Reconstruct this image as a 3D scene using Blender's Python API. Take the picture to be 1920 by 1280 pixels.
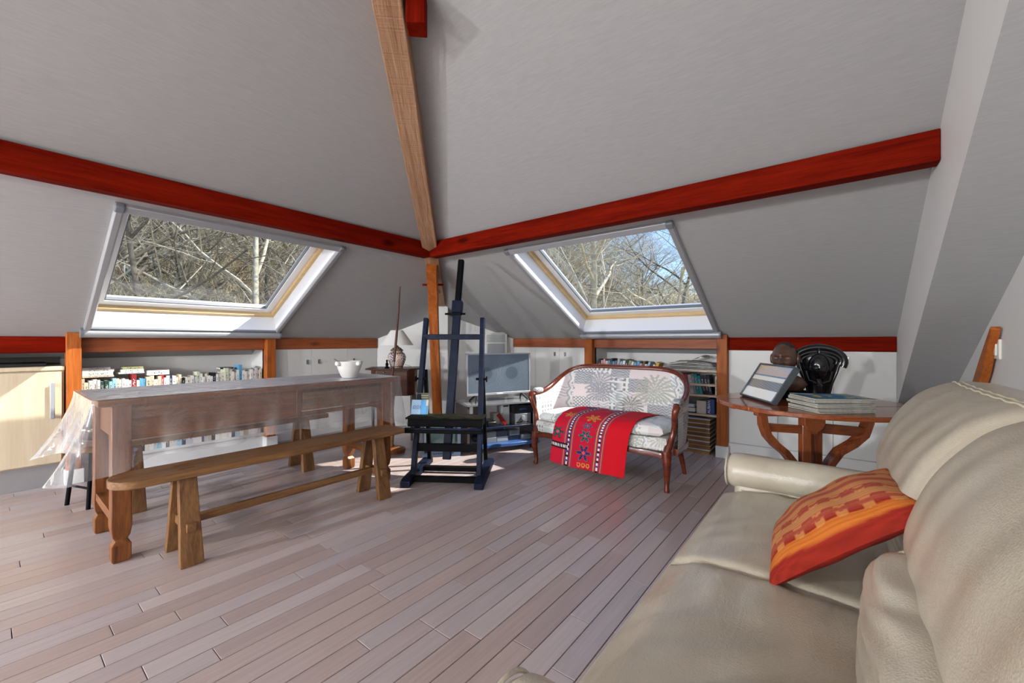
import bpy, bmesh, math, random
from mathutils import Vector, Matrix
R = math.radians
rnd = random.Random(7)
for o in list(bpy.data.objects): bpy.data.objects.remove(o)
SC = bpy.context.scene; COL = SC.collection

# ------------------------------------------------------------------ camera, sky, sun, exposure
FPX, YAW = 778.3, R(38.3)
cam = bpy.data.cameras.new('camera'); cam.sensor_width = 36; cam.lens = 36*FPX/1920; cam.clip_start = .02; cam.clip_end = 400
camo = bpy.data.objects.new('camera', cam); COL.objects.link(camo)
camo.location = (0, 0, 1.0); camo.rotation_euler = (R(90), 0, YAW-R(90)); SC.camera = camo
W = bpy.data.worlds.new('sky'); SC.world = W; W.use_nodes = True
wn = W.node_tree.nodes; bg = wn['Background']
sky = wn.new('ShaderNodeTexSky'); sky.sky_type = 'NISHITA'; sky.sun_disc = False
sky.sun_elevation = R(46); sky.sun_rotation = R(140); sky.air_density = 1.0; sky.dust_density = .6; sky.ozone_density = 5.0
W.node_tree.links.new(sky.outputs[0], bg.inputs[0]); bg.inputs[1].default_value = .26
sun = bpy.data.lights.new('sun', 'SUN'); sun.energy = 7.0; sun.angle = R(.8); sun.color = (1, .95, .86)
suno = bpy.data.objects.new('sun', sun); COL.objects.link(suno)
suno.rotation_euler = Vector((.6, -.75, 1)).to_track_quat('Z', 'Y').to_euler(); suno.location = (6, -6, 12)
SC.view_settings.view_transform = 'Standard'; SC.view_settings.look = 'None'
SC.view_settings.gamma = 1; SC.view_settings.use_curve_mapping = False; SC.view_settings.exposure = 0.35

# ------------------------------------------------------------------ helpers
def S(r, g, b):
    f = lambda c: (c/255/12.92 if c/255 <= .04045 else ((c/255+.055)/1.055)**2.4)
    return (f(r), f(g), f(b), 1)
class MB:
    def __init__(s): s.v = []; s.f = []; s.m = []; s.mat = 0
    def add(s, vs, fs):
        n = len(s.v); s.v += [tuple(v) for v in vs]
        for f in fs: s.f.append(tuple(i+n for i in f)); s.m.append(s.mat)
        return s
    def box(s, x0, x1, y0, y1, z0, z1):
        return s.add([(x, y, z) for z in (z0, z1) for y in (y0, y1) for x in (x0, x1)],
                     [(0, 2, 3, 1), (4, 5, 7, 6), (0, 1, 5, 4), (2, 6, 7, 3), (0, 4, 6, 2), (1, 3, 7, 5)])
    def quad(s, *p): return s.add(p, [tuple(range(len(p)))])
    def beam(s, p, q, w, h, up=(0, 0, 1), taper=1.0):
        p, q = Vector(p), Vector(q); d = (q-p).normalized(); l = d.cross(Vector(up))
        if l.length < 1e-4: l = d.cross(Vector((1, 0, 0)))
        l.normalize(); u = l.cross(d)
        vs = []
        for c, k in ((p, 1), (q, taper)):
            for a, b in ((-1, -1), (1, -1), (1, 1), (-1, 1)): vs.append(c+l*a*w/2*k+u*b*h/2*k)
        return s.add(vs, [(0, 3, 2, 1), (4, 5, 6, 7), (0, 1, 5, 4), (1, 2, 6, 5), (2, 3, 7, 6), (3, 0, 4, 7)])
    def prism(s, poly, axis, a0, a1):
        n = len(poly)
        def P(p, a):
            return {'x': (a, p[0], p[1]), 'y': (p[0], a, p[1]), 'z': (p[0], p[1], a)}[axis]
        vs = [P(p, a0) for p in poly]+[P(p, a1) for p in poly]
        fs = [tuple(range(n))[::-1], tuple(range(n, 2*n))]+[(i, (i+1) % n, (i+1) % n+n, i+n) for i in range(n)]
        return s.add(vs, fs)
    def sweep(s, pts, sec, up=(0, 0, 1), scales=None, caps=True, closed=False):
        pts = [Vector(p) for p in pts]; n = len(pts); k = len(sec); vs = []
        lastl = None
        for i, p in enumerate(pts):
            if closed: d = pts[(i+1) % n]-pts[i-1]
            else: d = pts[min(i+1, n-1)]-pts[max(i-1, 0)]
            d.normalize(); l = d.cross(Vector(up))
            if l.length < 1e-3: l = lastl if lastl else d.cross(Vector((0.3, 1, 0.1)))
            l.normalize()
            if lastl and l.dot(lastl) < -.5: l = -l
            lastl = l; u = l.cross(d); sc = scales[i] if scales else 1
            if not isinstance(sc, tuple): sc = (sc, sc)
            for a, b in sec: vs.append(p+l*a*sc[0]+u*b*sc[1])
        fs = []
        for i in range(n if closed else n-1):
            j = (i+1) % n
            for q in range(k): fs.append((i*k+q, i*k+(q+1) % k, j*k+(q+1) % k, j*k+q))
        if caps and not closed: fs += [tuple(range(k))[::-1], tuple(range((n-1)*k, n*k))]
        return s.add(vs, fs)
    def tube(s, pts, r, n=8, up=(0.05, 0.03, 1), closed=False):
        if not isinstance(r, (list, tuple)): r = [r]*len(pts)
        sec = [(math.cos(2*math.pi*i/n), math.sin(2*math.pi*i/n)) for i in range(n)]
        return s.sweep(pts, sec, up, list(r), True, closed)
    def lathe(s, prof, n=24, c=(0, 0, 0), sx=1, sy=1):
        k = len(prof); vs = []
        for r, z in prof:
            for i in range(n):
                a = 2*math.pi*i/n; vs.append((c[0]+r*sx*math.cos(a), c[1]+r*sy*math.sin(a), c[2]+z))
        fs = [(i*n+j, i*n+(j+1) % n, (i+1)*n+(j+1) % n, (i+1)*n+j) for i in range(k-1) for j in range(n)]
        if prof[0][0] > 1e-6: fs.append(tuple(range(n))[::-1])
        if prof[-1][0] > 1e-6: fs.append(tuple(range((k-1)*n, k*n)))
        return s.add(vs, fs)
    def grid(s, fn, nu, nv, cu=False):
        vs = [fn(i/(nu if cu else nu-1), j/(nv-1)) for j in range(nv) for i in range(nu)]
        fs = [(j*nu+i, j*nu+(i+1) % nu, (j+1)*nu+(i+1) % nu, (j+1)*nu+i) for j in range(nv-1) for i in range(nu if cu else nu-1)]
        return s.add(vs, fs)
    def puff(s, c, h, e=.35, n=14, disp=None):
        """rounded box: half sizes h, roundness e (1 = ellipsoid)"""
        vs = []; idx = {}; fs = []
        def vert(p):
            k = tuple(round(a, 5) for a in p)
            if k in idx: return idx[k]
            ln = math.sqrt(sum(a*a for a in p)); q = [a/ln for a in p]
            m = (abs(q[0])**(2/e)+abs(q[1])**(2/e)+abs(q[2])**(2/e))**(-e/2)
            q = [a*m for a in q]
            w = Vector((q[0]*h[0], q[1]*h[1], q[2]*h[2]))
            if disp: w = w+Vector(disp(q))
            idx[k] = len(vs); vs.append(w+Vector(c)); return idx[k]
        T = [math.tan(math.pi/4*(2*i/n-1)) for i in range(n+1)]
        for ax in range(3):
            for sg in (-1, 1):
                for i in range(n):
                    for j in range(n):
                        q = []
                        for a, b in ((i, j), (i+1, j), (i+1, j+1), (i, j+1)):
                            p = [0, 0, 0]; p[ax] = sg; p[(ax+1) % 3] = T[a]; p[(ax+2) % 3] = T[b]; q.append(vert(p))
                        fs.append(tuple(q if sg > 0 else q[::-1]))
        return s.add(vs, fs)
    def xf(s, M, i0=0):
        for i in range(i0, len(s.v)): s.v[i] = tuple(M @ Vector(s.v[i]))
        return s
    def mesh(s, name, smooth=None, fix=True):
        me = bpy.data.meshes.new(name); me.from_pydata(s.v, [], s.f)
        if any(s.m): me.polygons.foreach_set('material_index', s.m)
        if fix:
            b = bmesh.new(); b.from_mesh(me); bmesh.ops.recalc_face_normals(b, faces=b.faces); b.to_mesh(me); b.free()
        if smooth:
            me.polygons.foreach_set('use_smooth', [True]*len(me.polygons)); me.set_sharp_from_angle(angle=R(smooth))
        me.update(); return me
def obj(name, mb, mat, parent=None, smooth=None, bevel=0, fix=True, seg=2):
    me = mb if isinstance(mb, bpy.types.Mesh) else mb.mesh(name, smooth, fix)
    if not isinstance(mb, bpy.types.Mesh) or not me.materials:
        for m in (mat if isinstance(mat, (list, tuple)) else [mat]): me.materials.append(m)
    o = bpy.data.objects.new(name, me); COL.objects.link(o)
    if parent: o.parent = parent
    if bevel:
        b = o.modifiers.new('bevel', 'BEVEL'); b.width = bevel; b.segments = seg; b.limit_method = 'ANGLE'; b.angle_limit = R(40)
        if not smooth:
            me.polygons.foreach_set('use_smooth', [True]*len(me.polygons)); me.set_sharp_from_angle(angle=R(30))
    return o
def tag(o, label, cat, group=None, kind=None):
    o['label'] = label; o['category'] = cat
    if group: o['group'] = group
    if kind: o['kind'] = kind
    return o
def thing(name, label, cat, loc=(0, 0, 0), rz=0, group=None, kind=None):
    o = bpy.data.objects.new(name, None); COL.objects.link(o); o.empty_display_size = .1
    o.location = loc; o.rotation_euler = (0, 0, rz); return tag(o, label, cat, group, kind)
def dup(root, loc=None, rz=None, label=None, group=None):
    r = root.copy(); COL.objects.link(r)
    if loc is not None: r.location = loc
    if rz is not None: r.rotation_euler = (0, 0, rz)
    if label: r['label'] = label
    if group: r['group'] = group
    for ch in root.children:
        c = ch.copy(); COL.objects.link(c); c.parent = r
        for g in ch.children:
            d = g.copy(); COL.objects.link(d); d.parent = c
    return r
def struct(name, mb, mat, label, cat, parent=None, **k):
    o = obj(name, mb, mat, parent, **k)
    if not parent: tag(o, label, cat, kind='structure')
    return o
def paint(o, fn):
    me = o.data; a = me.color_attributes.new('Col', 'FLOAT_COLOR', 'POINT')
    buf = []
    for v in me.vertices: c = fn(v.co); buf += [c[0], c[1], c[2], 1.0]
    a.data.foreach_set('color', buf)
def clamp(x, a=0., b=1.): return max(a, min(b, x))
def sst(a, b, x): t = clamp((x-a)/(b-a)); return t*t*(3-2*t)
def lerp3(a, b, t): return tuple(a[i]*(1-t)+b[i]*t for i in range(3))

# ------------------------------------------------------------------ materials
MATS = {}
def newmat(name):
    m = bpy.data.materials.new(name); m.use_nodes = True; nt = m.node_tree
    return m, nt, nt.nodes['Principled BSDF'], nt.nodes, nt.links
def mat(name, col, rough=.5, metal=0, bump=0, bscale=60, vary=.0, vscale=8, spec=.5, coat=0, stretch=None):
    if name in MATS: return MATS[name]
    m, nt, p, N, L = newmat(name); p.inputs['Roughness'].default_value = rough; p.inputs['Metallic'].default_value = metal
    p.inputs['Base Color'].default_value = col; p.inputs['Specular IOR Level'].default_value = spec; p.inputs['Coat Weight'].default_value = coat
    tc = N.new('ShaderNodeTexCoord'); mp = N.new('ShaderNodeMapping'); L.new(tc.outputs['Object'], mp.inputs[0])
    if stretch: mp.inputs['Scale'].default_value = stretch
    if vary:
        t = N.new('ShaderNodeTexNoise'); t.inputs['Scale'].default_value = vscale; t.inputs['Detail'].default_value = 6; L.new(mp.outputs[0], t.inputs[0])
        r = N.new('ShaderNodeMix'); r.data_type = 'RGBA'
        r.inputs[6].default_value = tuple(c*(1-vary) for c in col[:3])+(1,); r.inputs[7].default_value = tuple(min(1, c*(1+vary)) for c in col[:3])+(1,)
        cr = N.new('ShaderNodeMapRange'); cr.inputs[1].default_value = .3; cr.inputs[2].default_value = .7; L.new(t.outputs[0], cr.inputs[0])
        L.new(cr.outputs[0], r.inputs[0]); L.new(r.outputs[2], p.inputs['Base Color'])
    if bump:
        t = N.new('ShaderNodeTexNoise'); t.inputs['Scale'].default_value = bscale; t.inputs['Detail'].default_value = 4; L.new(mp.outputs[0], t.inputs[0])
        b = N.new('ShaderNodeBump'); b.inputs['Strength'].default_value = bump; b.inputs['Distance'].default_value = .01
        L.new(t.outputs[0], b.inputs['Height']); L.new(b.outputs[0], p.inputs['Normal'])
    MATS[name] = m; return m
def wood(name, c1, c2, axis='x', scale=1., rough=.45, bump=.15, knots=True, coat=0, saw=0, spec=.4):
    """grain runs along axis"""
    key = name+'_'+axis
    if key in MATS: return MATS[key]
    m, nt, p, N, L = newmat(key); p.inputs['Roughness'].default_value = rough; p.inputs['Coat Weight'].default_value = coat; p.inputs['Specular IOR Level'].default_value = spec
    tc = N.new('ShaderNodeTexCoord'); mp = N.new('ShaderNodeMapping'); L.new(tc.outputs['Object'], mp.inputs[0])
    sc = [14*scale]*3; sc['xyz'.index(axis)] = .9*scale; mp.inputs['Scale'].default_value = sc
    oi = N.new('ShaderNodeObjectInfo'); va = N.new('ShaderNodeVectorMath'); va.operation = 'ADD'
    ml = N.new('ShaderNodeMath'); ml.operation = 'MULTIPLY'; ml.inputs[1].default_value = 37; L.new(oi.outputs['Random'], ml.inputs[0])
    L.new(mp.outputs[0], va.inputs[0]); L.new(ml.outputs[0], va.inputs[1])
    t = N.new('ShaderNodeTexNoise'); t.inputs['Scale'].default_value = 1.6; t.inputs['Detail'].default_value = 8; t.inputs['Roughness'].default_value = .62; t.inputs['Distortion'].default_value = .6
    L.new(va.outputs[0], t.inputs[0])
    t2 = N.new('ShaderNodeTexNoise'); t2.inputs['Scale'].default_value = 9; t2.inputs['Detail'].default_value = 3; L.new(va.outputs[0], t2.inputs[0])
    ad = N.new('ShaderNodeMath'); ad.operation = 'MULTIPLY_ADD'; ad.inputs[1].default_value = .45; L.new(t2.outputs[0], ad.inputs[0]); L.new(t.outputs[0], ad.inputs[2])
    cr = N.new('ShaderNodeValToRGB'); cr.color_ramp.elements[0].position = .48; cr.color_ramp.elements[1].position = .95
    cr.color_ramp.elements[0].color = c1; cr.color_ramp.elements[1].color = c2; L.new(ad.outputs[0], cr.inputs[0])
    last = cr.outputs[0]
    if knots:
        v = N.new('ShaderNodeTexVoronoi'); v.inputs['Scale'].default_value = 1.0
        mk = N.new('ShaderNodeMapping'); ks = [5.]*3; ks['xyz'.index(axis)] = 2.2; mk.inputs['Scale'].default_value = ks; L.new(tc.outputs['Object'], mk.inputs[0]); L.new(mk.outputs[0], v.inputs[0])
        r2 = N.new('ShaderNodeMapRange'); r2.inputs[1].default_value = .06; r2.inputs[2].default_value = .17; r2.inputs[3].default_value = .35; r2.inputs[4].default_value = 1
        L.new(v.outputs[0], r2.inputs[0]); mx = N.new('ShaderNodeMix'); mx.data_type = 'RGBA'; mx.blend_type = 'MULTIPLY'; mx.inputs[0].default_value = 1
        L.new(last, mx.inputs[6]); L.new(r2.outputs[0], mx.inputs[7]); last = mx.outputs[2]
    L.new(last, p.inputs['Base Color'])
    h = ad.outputs[0]
    if saw:
        ws = N.new('ShaderNodeTexNoise'); ms = N.new('ShaderNodeMapping'); ss = [1.5]*3; ss['xyz'.index(axis)] = 90; ms.inputs['Scale'].default_value = ss
        L.new(tc.outputs['Object'], ms.inputs[0]); L.new(ms.outputs[0], ws.inputs[0]); ws.inputs['Scale'].default_value = 1
        a2 = N.new('ShaderNodeMath'); a2.operation = 'MULTIPLY_ADD'; a2.inputs[1].default_value = saw; L.new(ws.outputs[0], a2.inputs[0]); L.new(h, a2.inputs[2]); h = a2.outputs[0]
    b = N.new('ShaderNodeBump'); b.inputs['Strength'].default_value = bump; b.inputs['Distance'].default_value = .01; L.new(h, b.inputs['Height']); L.new(b.outputs[0], p.inputs['Normal'])
    MATS[key] = m; return m
def attrmat(name, rough=.85, bump=.2, bscale=400, coat=0, spec=.3):
    if name in MATS: return MATS[name]
    m, nt, p, N, L = newmat(name); p.inputs['Roughness'].default_value = rough; p.inputs['Coat Weight'].default_value = coat; p.inputs['Specular IOR Level'].default_value = spec
    a = N.new('ShaderNodeAttribute'); a.attribute_name = 'Col'; L.new(a.outputs['Color'], p.inputs['Base Color'])
    if bump:
        tc = N.new('ShaderNodeTexCoord'); t = N.new('ShaderNodeTexNoise'); t.inputs['Scale'].default_value = bscale; L.new(tc.outputs['Object'], t.inputs[0])
        b = N.new('ShaderNodeBump'); b.inputs['Strength'].default_value = bump; b.inputs['Distance'].default_value = .004; L.new(t.outputs[0], b.inputs['Height']); L.new(b.outputs[0], p.inputs['Normal'])
    MATS[name] = m; return m
def objcolmat(name, rough=.5, coat=0):
    m, nt, p, N, L = newmat(name); p.inputs['Roughness'].default_value = rough; p.inputs['Coat Weight'].default_value = coat
    oi = N.new('ShaderNodeObjectInfo'); L.new(oi.outputs['Color'], p.inputs['Base Color']); MATS[name] = m; return m
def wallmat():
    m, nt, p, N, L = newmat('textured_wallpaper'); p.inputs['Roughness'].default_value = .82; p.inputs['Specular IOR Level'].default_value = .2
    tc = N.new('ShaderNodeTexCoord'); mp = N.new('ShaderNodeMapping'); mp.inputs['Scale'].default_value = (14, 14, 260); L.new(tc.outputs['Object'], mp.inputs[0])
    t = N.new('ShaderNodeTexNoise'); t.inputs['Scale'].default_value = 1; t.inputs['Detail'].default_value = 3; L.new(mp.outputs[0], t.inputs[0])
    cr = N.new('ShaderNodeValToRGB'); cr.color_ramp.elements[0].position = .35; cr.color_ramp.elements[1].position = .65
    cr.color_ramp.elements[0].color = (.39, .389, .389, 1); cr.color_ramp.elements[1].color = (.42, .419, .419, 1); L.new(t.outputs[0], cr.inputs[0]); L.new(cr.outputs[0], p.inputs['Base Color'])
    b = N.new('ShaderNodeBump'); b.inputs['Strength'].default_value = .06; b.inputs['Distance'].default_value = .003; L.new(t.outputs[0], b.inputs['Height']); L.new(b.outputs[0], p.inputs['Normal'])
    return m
def glassmat(name, tint=(1, 1, 1, 1), refl=.5, rough=.0, haze=0., hazecol=(.8, .8, .82, 1), bump=0):
    m = bpy.data.materials.new(name); m.use_nodes = True; nt = m.node_tree; N, L = nt.nodes, nt.links
    N.remove(N['Principled BSDF']); out = N['Material Output']
    tr = N.new('ShaderNodeBsdfTransparent'); tr.inputs[0].default_value = tint
    gl = N.new('ShaderNodeBsdfGlossy'); gl.inputs['Roughness'].default_value = rough
    fr = N.new('ShaderNodeLayerWeight'); fr.inputs[0].default_value = .5; pw = N.new('ShaderNodeMath'); pw.operation = 'POWER'; pw.inputs[1].default_value = 4.5; L.new(fr.outputs['Facing'], pw.inputs[0])
    mu = N.new('ShaderNodeMath'); mu.operation = 'MULTIPLY_ADD'; mu.use_clamp = True; mu.inputs[1].default_value = .95*refl; mu.inputs[2].default_value = .045*refl; L.new(pw.outputs[0], mu.inputs[0])
    mx = N.new('ShaderNodeMixShader'); L.new(mu.outputs[0], mx.inputs[0]); L.new(tr.outputs[0], mx.inputs[1]); L.new(gl.outputs[0], mx.inputs[2])
    last = mx
    if haze:
        df = N.new('ShaderNodeBsdfDiffuse'); df.inputs[0].default_value = hazecol; m2 = N.new('ShaderNodeMixShader'); m2.inputs[0].default_value = haze
        L.new(mx.outputs[0], m2.inputs[1]); L.new(df.outputs[0], m2.inputs[2]); last = m2
    if bump:
        tc = N.new('ShaderNodeTexCoord'); t = N.new('ShaderNodeTexNoise'); t.inputs['Scale'].default_value = 11; t.inputs['Detail'].default_value = 3; t.inputs['Distortion'].default_value = 1.2; L.new(tc.outputs['Object'], t.inputs[0])
        b = N.new('ShaderNodeBump'); b.inputs['Strength'].default_value = bump; b.inputs['Distance'].default_value = .02; L.new(t.outputs[0], b.inputs['Height'])
        L.new(b.outputs[0], gl.inputs['Normal']); L.new(b.outputs[0], fr.inputs['Normal'])
    L.new(last.outputs[0], out.inputs[0]); MATS[name] = m; return m

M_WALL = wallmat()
M_WHITE = mat('white_paint', S(226, 226, 224), .55)
M_DOOR = mat('white_melamine', S(224, 224, 220), .5)
M_LINING = mat('white_lining', S(238, 238, 238), .5)
M_SILVER = mat('brushed_aluminium', S(172, 174, 178), .4, .35)
M_STEEL = mat('steel_plinth', S(170, 170, 172), .42, .7, vary=.05)
M_PINE = wood('pine_varnish', S(205, 170, 118), S(226, 198, 150), 'x', 1, .4, .05, False)
M_GLASS = glassmat('window_glass', (.97, .98, .98, 1), .6)
M_FILM_SHEEN = glassmat('plastic_top_sheen', (.93, .93, .93, 1), 2.8, .2, .26, (.88, .88, .9, 1), .9)  # whitish haze on the top sheet stands in for window reflections
M_FILM = glassmat('clear_plastic_film', (.95, .95, .95, 1), 2.2, .05, .10, (.86, .86, .88, 1), .35)
BR = (S(80, 5, 0), S(124, 24, 4))
def M_RED(ax): return wood('red_stained_beam', BR[0], BR[1], ax, 1, .7, .22, True, 0, 0, .04)
def M_ORANGE(ax): return wood('orange_stained_post', S(136, 66, 20), S(186, 104, 42), ax, 1, .5, .2, True, 0, 0, .25)
def M_PALE(ax): return wood('pale_rough_beam', S(132, 92, 64), S(188, 150, 118), ax, 1, .7, .6, True, 0, .8)
def M_OAK(ax): return wood('waxed_oak', S(86, 44, 18), S(150, 92, 46), ax, 1.4, .38, .15)
def M_BENCH(ax): return wood('worn_bench', S(86, 54, 29), S(146, 106, 66), ax, 1.3, .42, .18)
def M_MAHOG(ax): return wood('red_mahogany', S(70, 24, 12), S(122, 52, 28), ax, 1.6, .25, .06, False, .3)
def M_CHERRY(ax): return wood('cherry_table', S(112, 52, 24), S(160, 88, 48), ax, 1.4, .25, .06, True, .3)
M_BLACK = mat('black_paint', S(9, 9, 12), .65, bump=.1, bscale=40, spec=.1)
M_NAVY = mat('worn_navy_paint', S(12, 22, 44), .55, vary=.5, vscale=22, bump=.15, bscale=50, spec=.18)
M_DARKPLASTIC = mat('dark_plastic', S(24, 25, 28), .4)
M_GREYPLASTIC = mat('grey_plastic', S(120, 124, 130), .4)
M_BLUEGREY = mat('blue_grey_plastic', S(86, 112, 142), .4)
M_PAPER = mat('paper_pages', S(226, 222, 210), .8, vary=.06, vscale=90)
M_CHROME = mat('chrome', S(200, 200, 200), .2, 1)

# ------------------------------------------------------------------ room constants
YA, XB, ZK, SA, SB = 4.283, 3.967, 1.04, .545, .514
XW = -5.6           # back wall
YR = -.55           # wall behind the sofa
ZC = 3.1
FILL_LAMPS = ((-4.3, .2, ZC, 1.45, 'nearest the sofa wall', 190), (-4.3, 1.4, 2.60, .95, 'between the other two', 250), (-2.9, 3.2, 1.60, .08, 'nearest the left roof slope', 300))
KR = SA/SB
def slopeA(x, d): return (x, YA-d, ZK+SA*d)
def slopeB(y, d): return (XB-d, y, ZK+SB*d)
DA, DB = (ZC-ZK)/SA, (ZC-ZK)/SB
WA = dict(a0=.433, a1=1.709, d0=.102, d1=1.269)
WB = dict(a0=.815, a1=2.115, d0=.102, d1=1.36)

# floor ---------------------------------------------------------------------------------------
def proj(x, y, z):
    d = x*math.cos(YAW)+y*math.sin(YAW); r = x*math.sin(YAW)-y*math.cos(YAW)
    return None if d < .15 else (960+FPX*r/d, 640-FPX*(z-1)/d)
def floor_material():
    m, nt, p, N, L = newmat('whitewashed_plank')
    tc = N.new('ShaderNodeTexCoord'); oi = N.new('ShaderNodeObjectInfo'); ge = N.new('ShaderNodeNewGeometry')
    ad = N.new('ShaderNodeMath'); ad.operation = 'ADD'; L.new(oi.outputs['Random'], ad.inputs[0]); L.new(ge.outputs['Random Per Island'], ad.inputs[1])
    fr = N.new('ShaderNodeMath'); fr.operation = 'FRACT'; L.new(ad.outputs[0], fr.inputs[0])
    cr = N.new('ShaderNodeValToRGB'); e = cr.color_ramp.elements
    e[0].color = S(168, 150, 146); e[1].color = S(190, 176, 173); a = e.new(.35); a.color = S(179, 160, 153); a = e.new(.7); a.color = S(177, 165, 165)
    L.new(fr.outputs[0], cr.inputs[0])
    mp = N.new('ShaderNodeMapping'); mp.inputs['Scale'].default_value = (2.2, 60, 20); L.new(tc.outputs['Object'], mp.inputs[0])
    ml = N.new('ShaderNodeMath'); ml.operation = 'MULTIPLY'; ml.inputs[1].default_value = 50; L.new(fr.outputs[0], ml.inputs[0])
    va = N.new('ShaderNodeVectorMath'); L.new(mp.outputs[0], va.inputs[0]); L.new(ml.outputs[0], va.inputs[1])
    t = N.new('ShaderNodeTexNoise'); t.inputs['Scale'].default_value = 1.5; t.inputs['Detail'].default_value = 6; L.new(va.outputs[0], t.inputs[0])
    mr = N.new('ShaderNodeMapRange'); mr.inputs[1].default_value = .3; mr.inputs[2].default_value = .7; mr.inputs[3].default_value = .90; mr.inputs[4].default_value = 1.05; L.new(t.outputs[0], mr.inputs[0])
    mx = N.new('ShaderNodeMix'); mx.data_type = 'RGBA'; mx.blend_type = 'MULTIPLY'; mx.inputs[0].default_value = 1; L.new(cr.outputs[0], mx.inputs[6]); L.new(mr.outputs[0], mx.inputs[7])
    L.new(mx.outputs[2], p.inputs['Base Color']); p.inputs['Roughness'].default_value = .3
    b = N.new('ShaderNodeBump'); b.inputs['Strength'].default_value = .06; b.inputs['Distance'].default_value = .004; L.new(t.outputs[0], b.inputs['Height']); L.new(b.outputs[0], p.inputs['Normal'])
    return m
def build_floor():
    fl = struct('floor', MB().box(XW, 4.6, YR, 4.75, -.06, -.016), mat('floor_gap', S(52, 36, 28), .9), 'pale whitewashed narrow-board wooden floor of the attic room', 'floor')
    pm = floor_material(); w = .083; planks = []; y = YR
    r = random.Random(3)
    while y < 4.7:
        x = XW-r.random()*.7
        while x < 4.55:
            l = r.choice((.45, .6, .6, .75, .9, 1.1))
            a, b = max(x, XW), min(x+l, 4.55)
            if b-a > .06: planks.append((a, b, y))
            x += l
        y += w
    def score(q):
        a, b, y = q; tot = 0
        for k in range(5):
            pr = proj(a+(b-a)*(k+.5)/5, y+w/2, 0)
            if pr and 0 <= pr[0] <= 1920 and 0 <= pr[1] <= 1280:
                d = (a+(b-a)*(k+.5)/5)*math.cos(YAW)+y*math.sin(YAW); tot += (b-a)/5/d**3
        return tot
    planks.sort(key=score, reverse=True)
    def mk(mb, a, b, y):
        g, c, h = .0017, .0010, .0
        x0, x1, y0, y1 = a+g*.7, b-g*.7, y+g, y+w-g
        mb.add([(x0, y0, -.016), (x1, y0, -.016), (x1, y1, -.016), (x0, y1, -.016), (x0, y0, -c), (x1, y0, -c), (x1, y1, -c), (x0, y1, -c),
                (x0+c, y0+c, h), (x1-c, y0+c, h), (x1-c, y1-c, h), (x0+c, y1-c, h)],
               [(0, 1, 5, 4), (1, 2, 6, 5), (2, 3, 7, 6), (3, 0, 4, 7), (4, 5, 9, 8), (5, 6, 10, 9), (6, 7, 11, 10), (7, 4, 8, 11), (8, 9, 10, 11)])
    cache = {}
    for a, b, y in planks[:295]:
        l = round(b-a, 3)
        if l not in cache:
            mb = MB(); mk(mb, 0, l, 0); me = mb.mesh('plank', None, False); me.materials.append(pm); cache[l] = me
        o = obj('plank', cache[l], pm, fl); o.location = (a, y, 0)
    rest = MB()
    for a, b, y in planks[295:]: mk(rest, a, b, y)
    o = obj('remaining_planks', rest, pm, fl, fix=False); o['kind'] = 'stuff'
build_floor()

# ceilings ------------------------------------------------------------------------------------
def build_ceilings():
    cx = lambda d: XB-KR*d
    mb = MB(); ds = [-.36, WA['d0'], WA['d1'], DA]
    for i in range(3):
        xs0 = [XW, WA['a0'], WA['a1'], cx(ds[i])]; xs1 = [XW, WA['a0'], WA['a1'], cx(ds[i+1])]
        if i == 2:
            mb.quad(slopeA(XW, ds[2]), slopeA(WA['a0'], ds[2]), slopeA(WA['a1'], ds[2]), slopeA(cx(ds[2]), ds[2]), slopeA(cx(ds[3]), ds[3]), slopeA(XW, ds[3])); continue
        for j in range(3):
            if i == 1 and j == 1: continue
            mb.quad(slopeA(xs0[j], ds[i]), slopeA(xs0[j+1], ds[i]), slopeA(xs1[j+1], ds[i+1]), slopeA(xs1[j], ds[i+1]))
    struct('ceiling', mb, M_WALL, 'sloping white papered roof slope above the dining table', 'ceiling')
    cy = lambda d: YA-d/KR
    mb = MB(); ds = [-.36, WB['d0'], WB['d1'], DB]; y0 = -.32
    for i in range(3):
        a0 = [y0, WB['a0'], WB['a1'], cy(ds[i])]; a1 = [y0, WB['a0'], WB['a1'], cy(ds[i+1])]
        if i == 2:
            mb.quad(slopeB(y0, ds[2]), slopeB(WB['a0'], ds[2]), slopeB(WB['a1'], ds[2]), slopeB(cy(ds[2]), ds[2]), slopeB(cy(ds[3]), ds[3]), slopeB(y0, ds[3])); continue
        for j in range(3):
            if i == 1 and j == 1: continue
            mb.quad(slopeB(a0[j], ds[i]), slopeB(a0[j+1], ds[i]), slopeB(a1[j+1], ds[i+1]), slopeB(a1[j], ds[i+1]))
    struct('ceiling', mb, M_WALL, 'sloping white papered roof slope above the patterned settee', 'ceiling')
    mb = MB().box(XW, XB-DB+.01, YR-.1, YA-DA+.01, ZC, ZC+.05)
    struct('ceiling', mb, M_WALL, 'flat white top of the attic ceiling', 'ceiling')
    # dropped boxed slope by the sofa wall
    sz = lambda x: .73+.515*(3.61-x)
    mb = MB(); ys, dy = -.316, YR
    xa, xb = XB+.02, -.97
    mb.add([(xa, ys, sz(xa)), (xb, ys, sz(xb)), (xb, ys, ZC+.02), (XB-DB, ys, ZC+.02), (xa, ys, ZK+.02)], [(0, 1, 2, 3, 4)])
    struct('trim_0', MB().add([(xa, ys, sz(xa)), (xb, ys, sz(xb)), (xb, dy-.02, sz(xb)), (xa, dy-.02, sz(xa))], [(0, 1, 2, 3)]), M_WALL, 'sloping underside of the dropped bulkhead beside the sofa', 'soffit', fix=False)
    struct('trim_1', mb, M_WHITE, 'dropped white boxed bulkhead running down the slope beside the sofa', 'bulkhead', fix=False)  # whiter paint on this face stands in for light from the left
build_ceilings()

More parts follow.
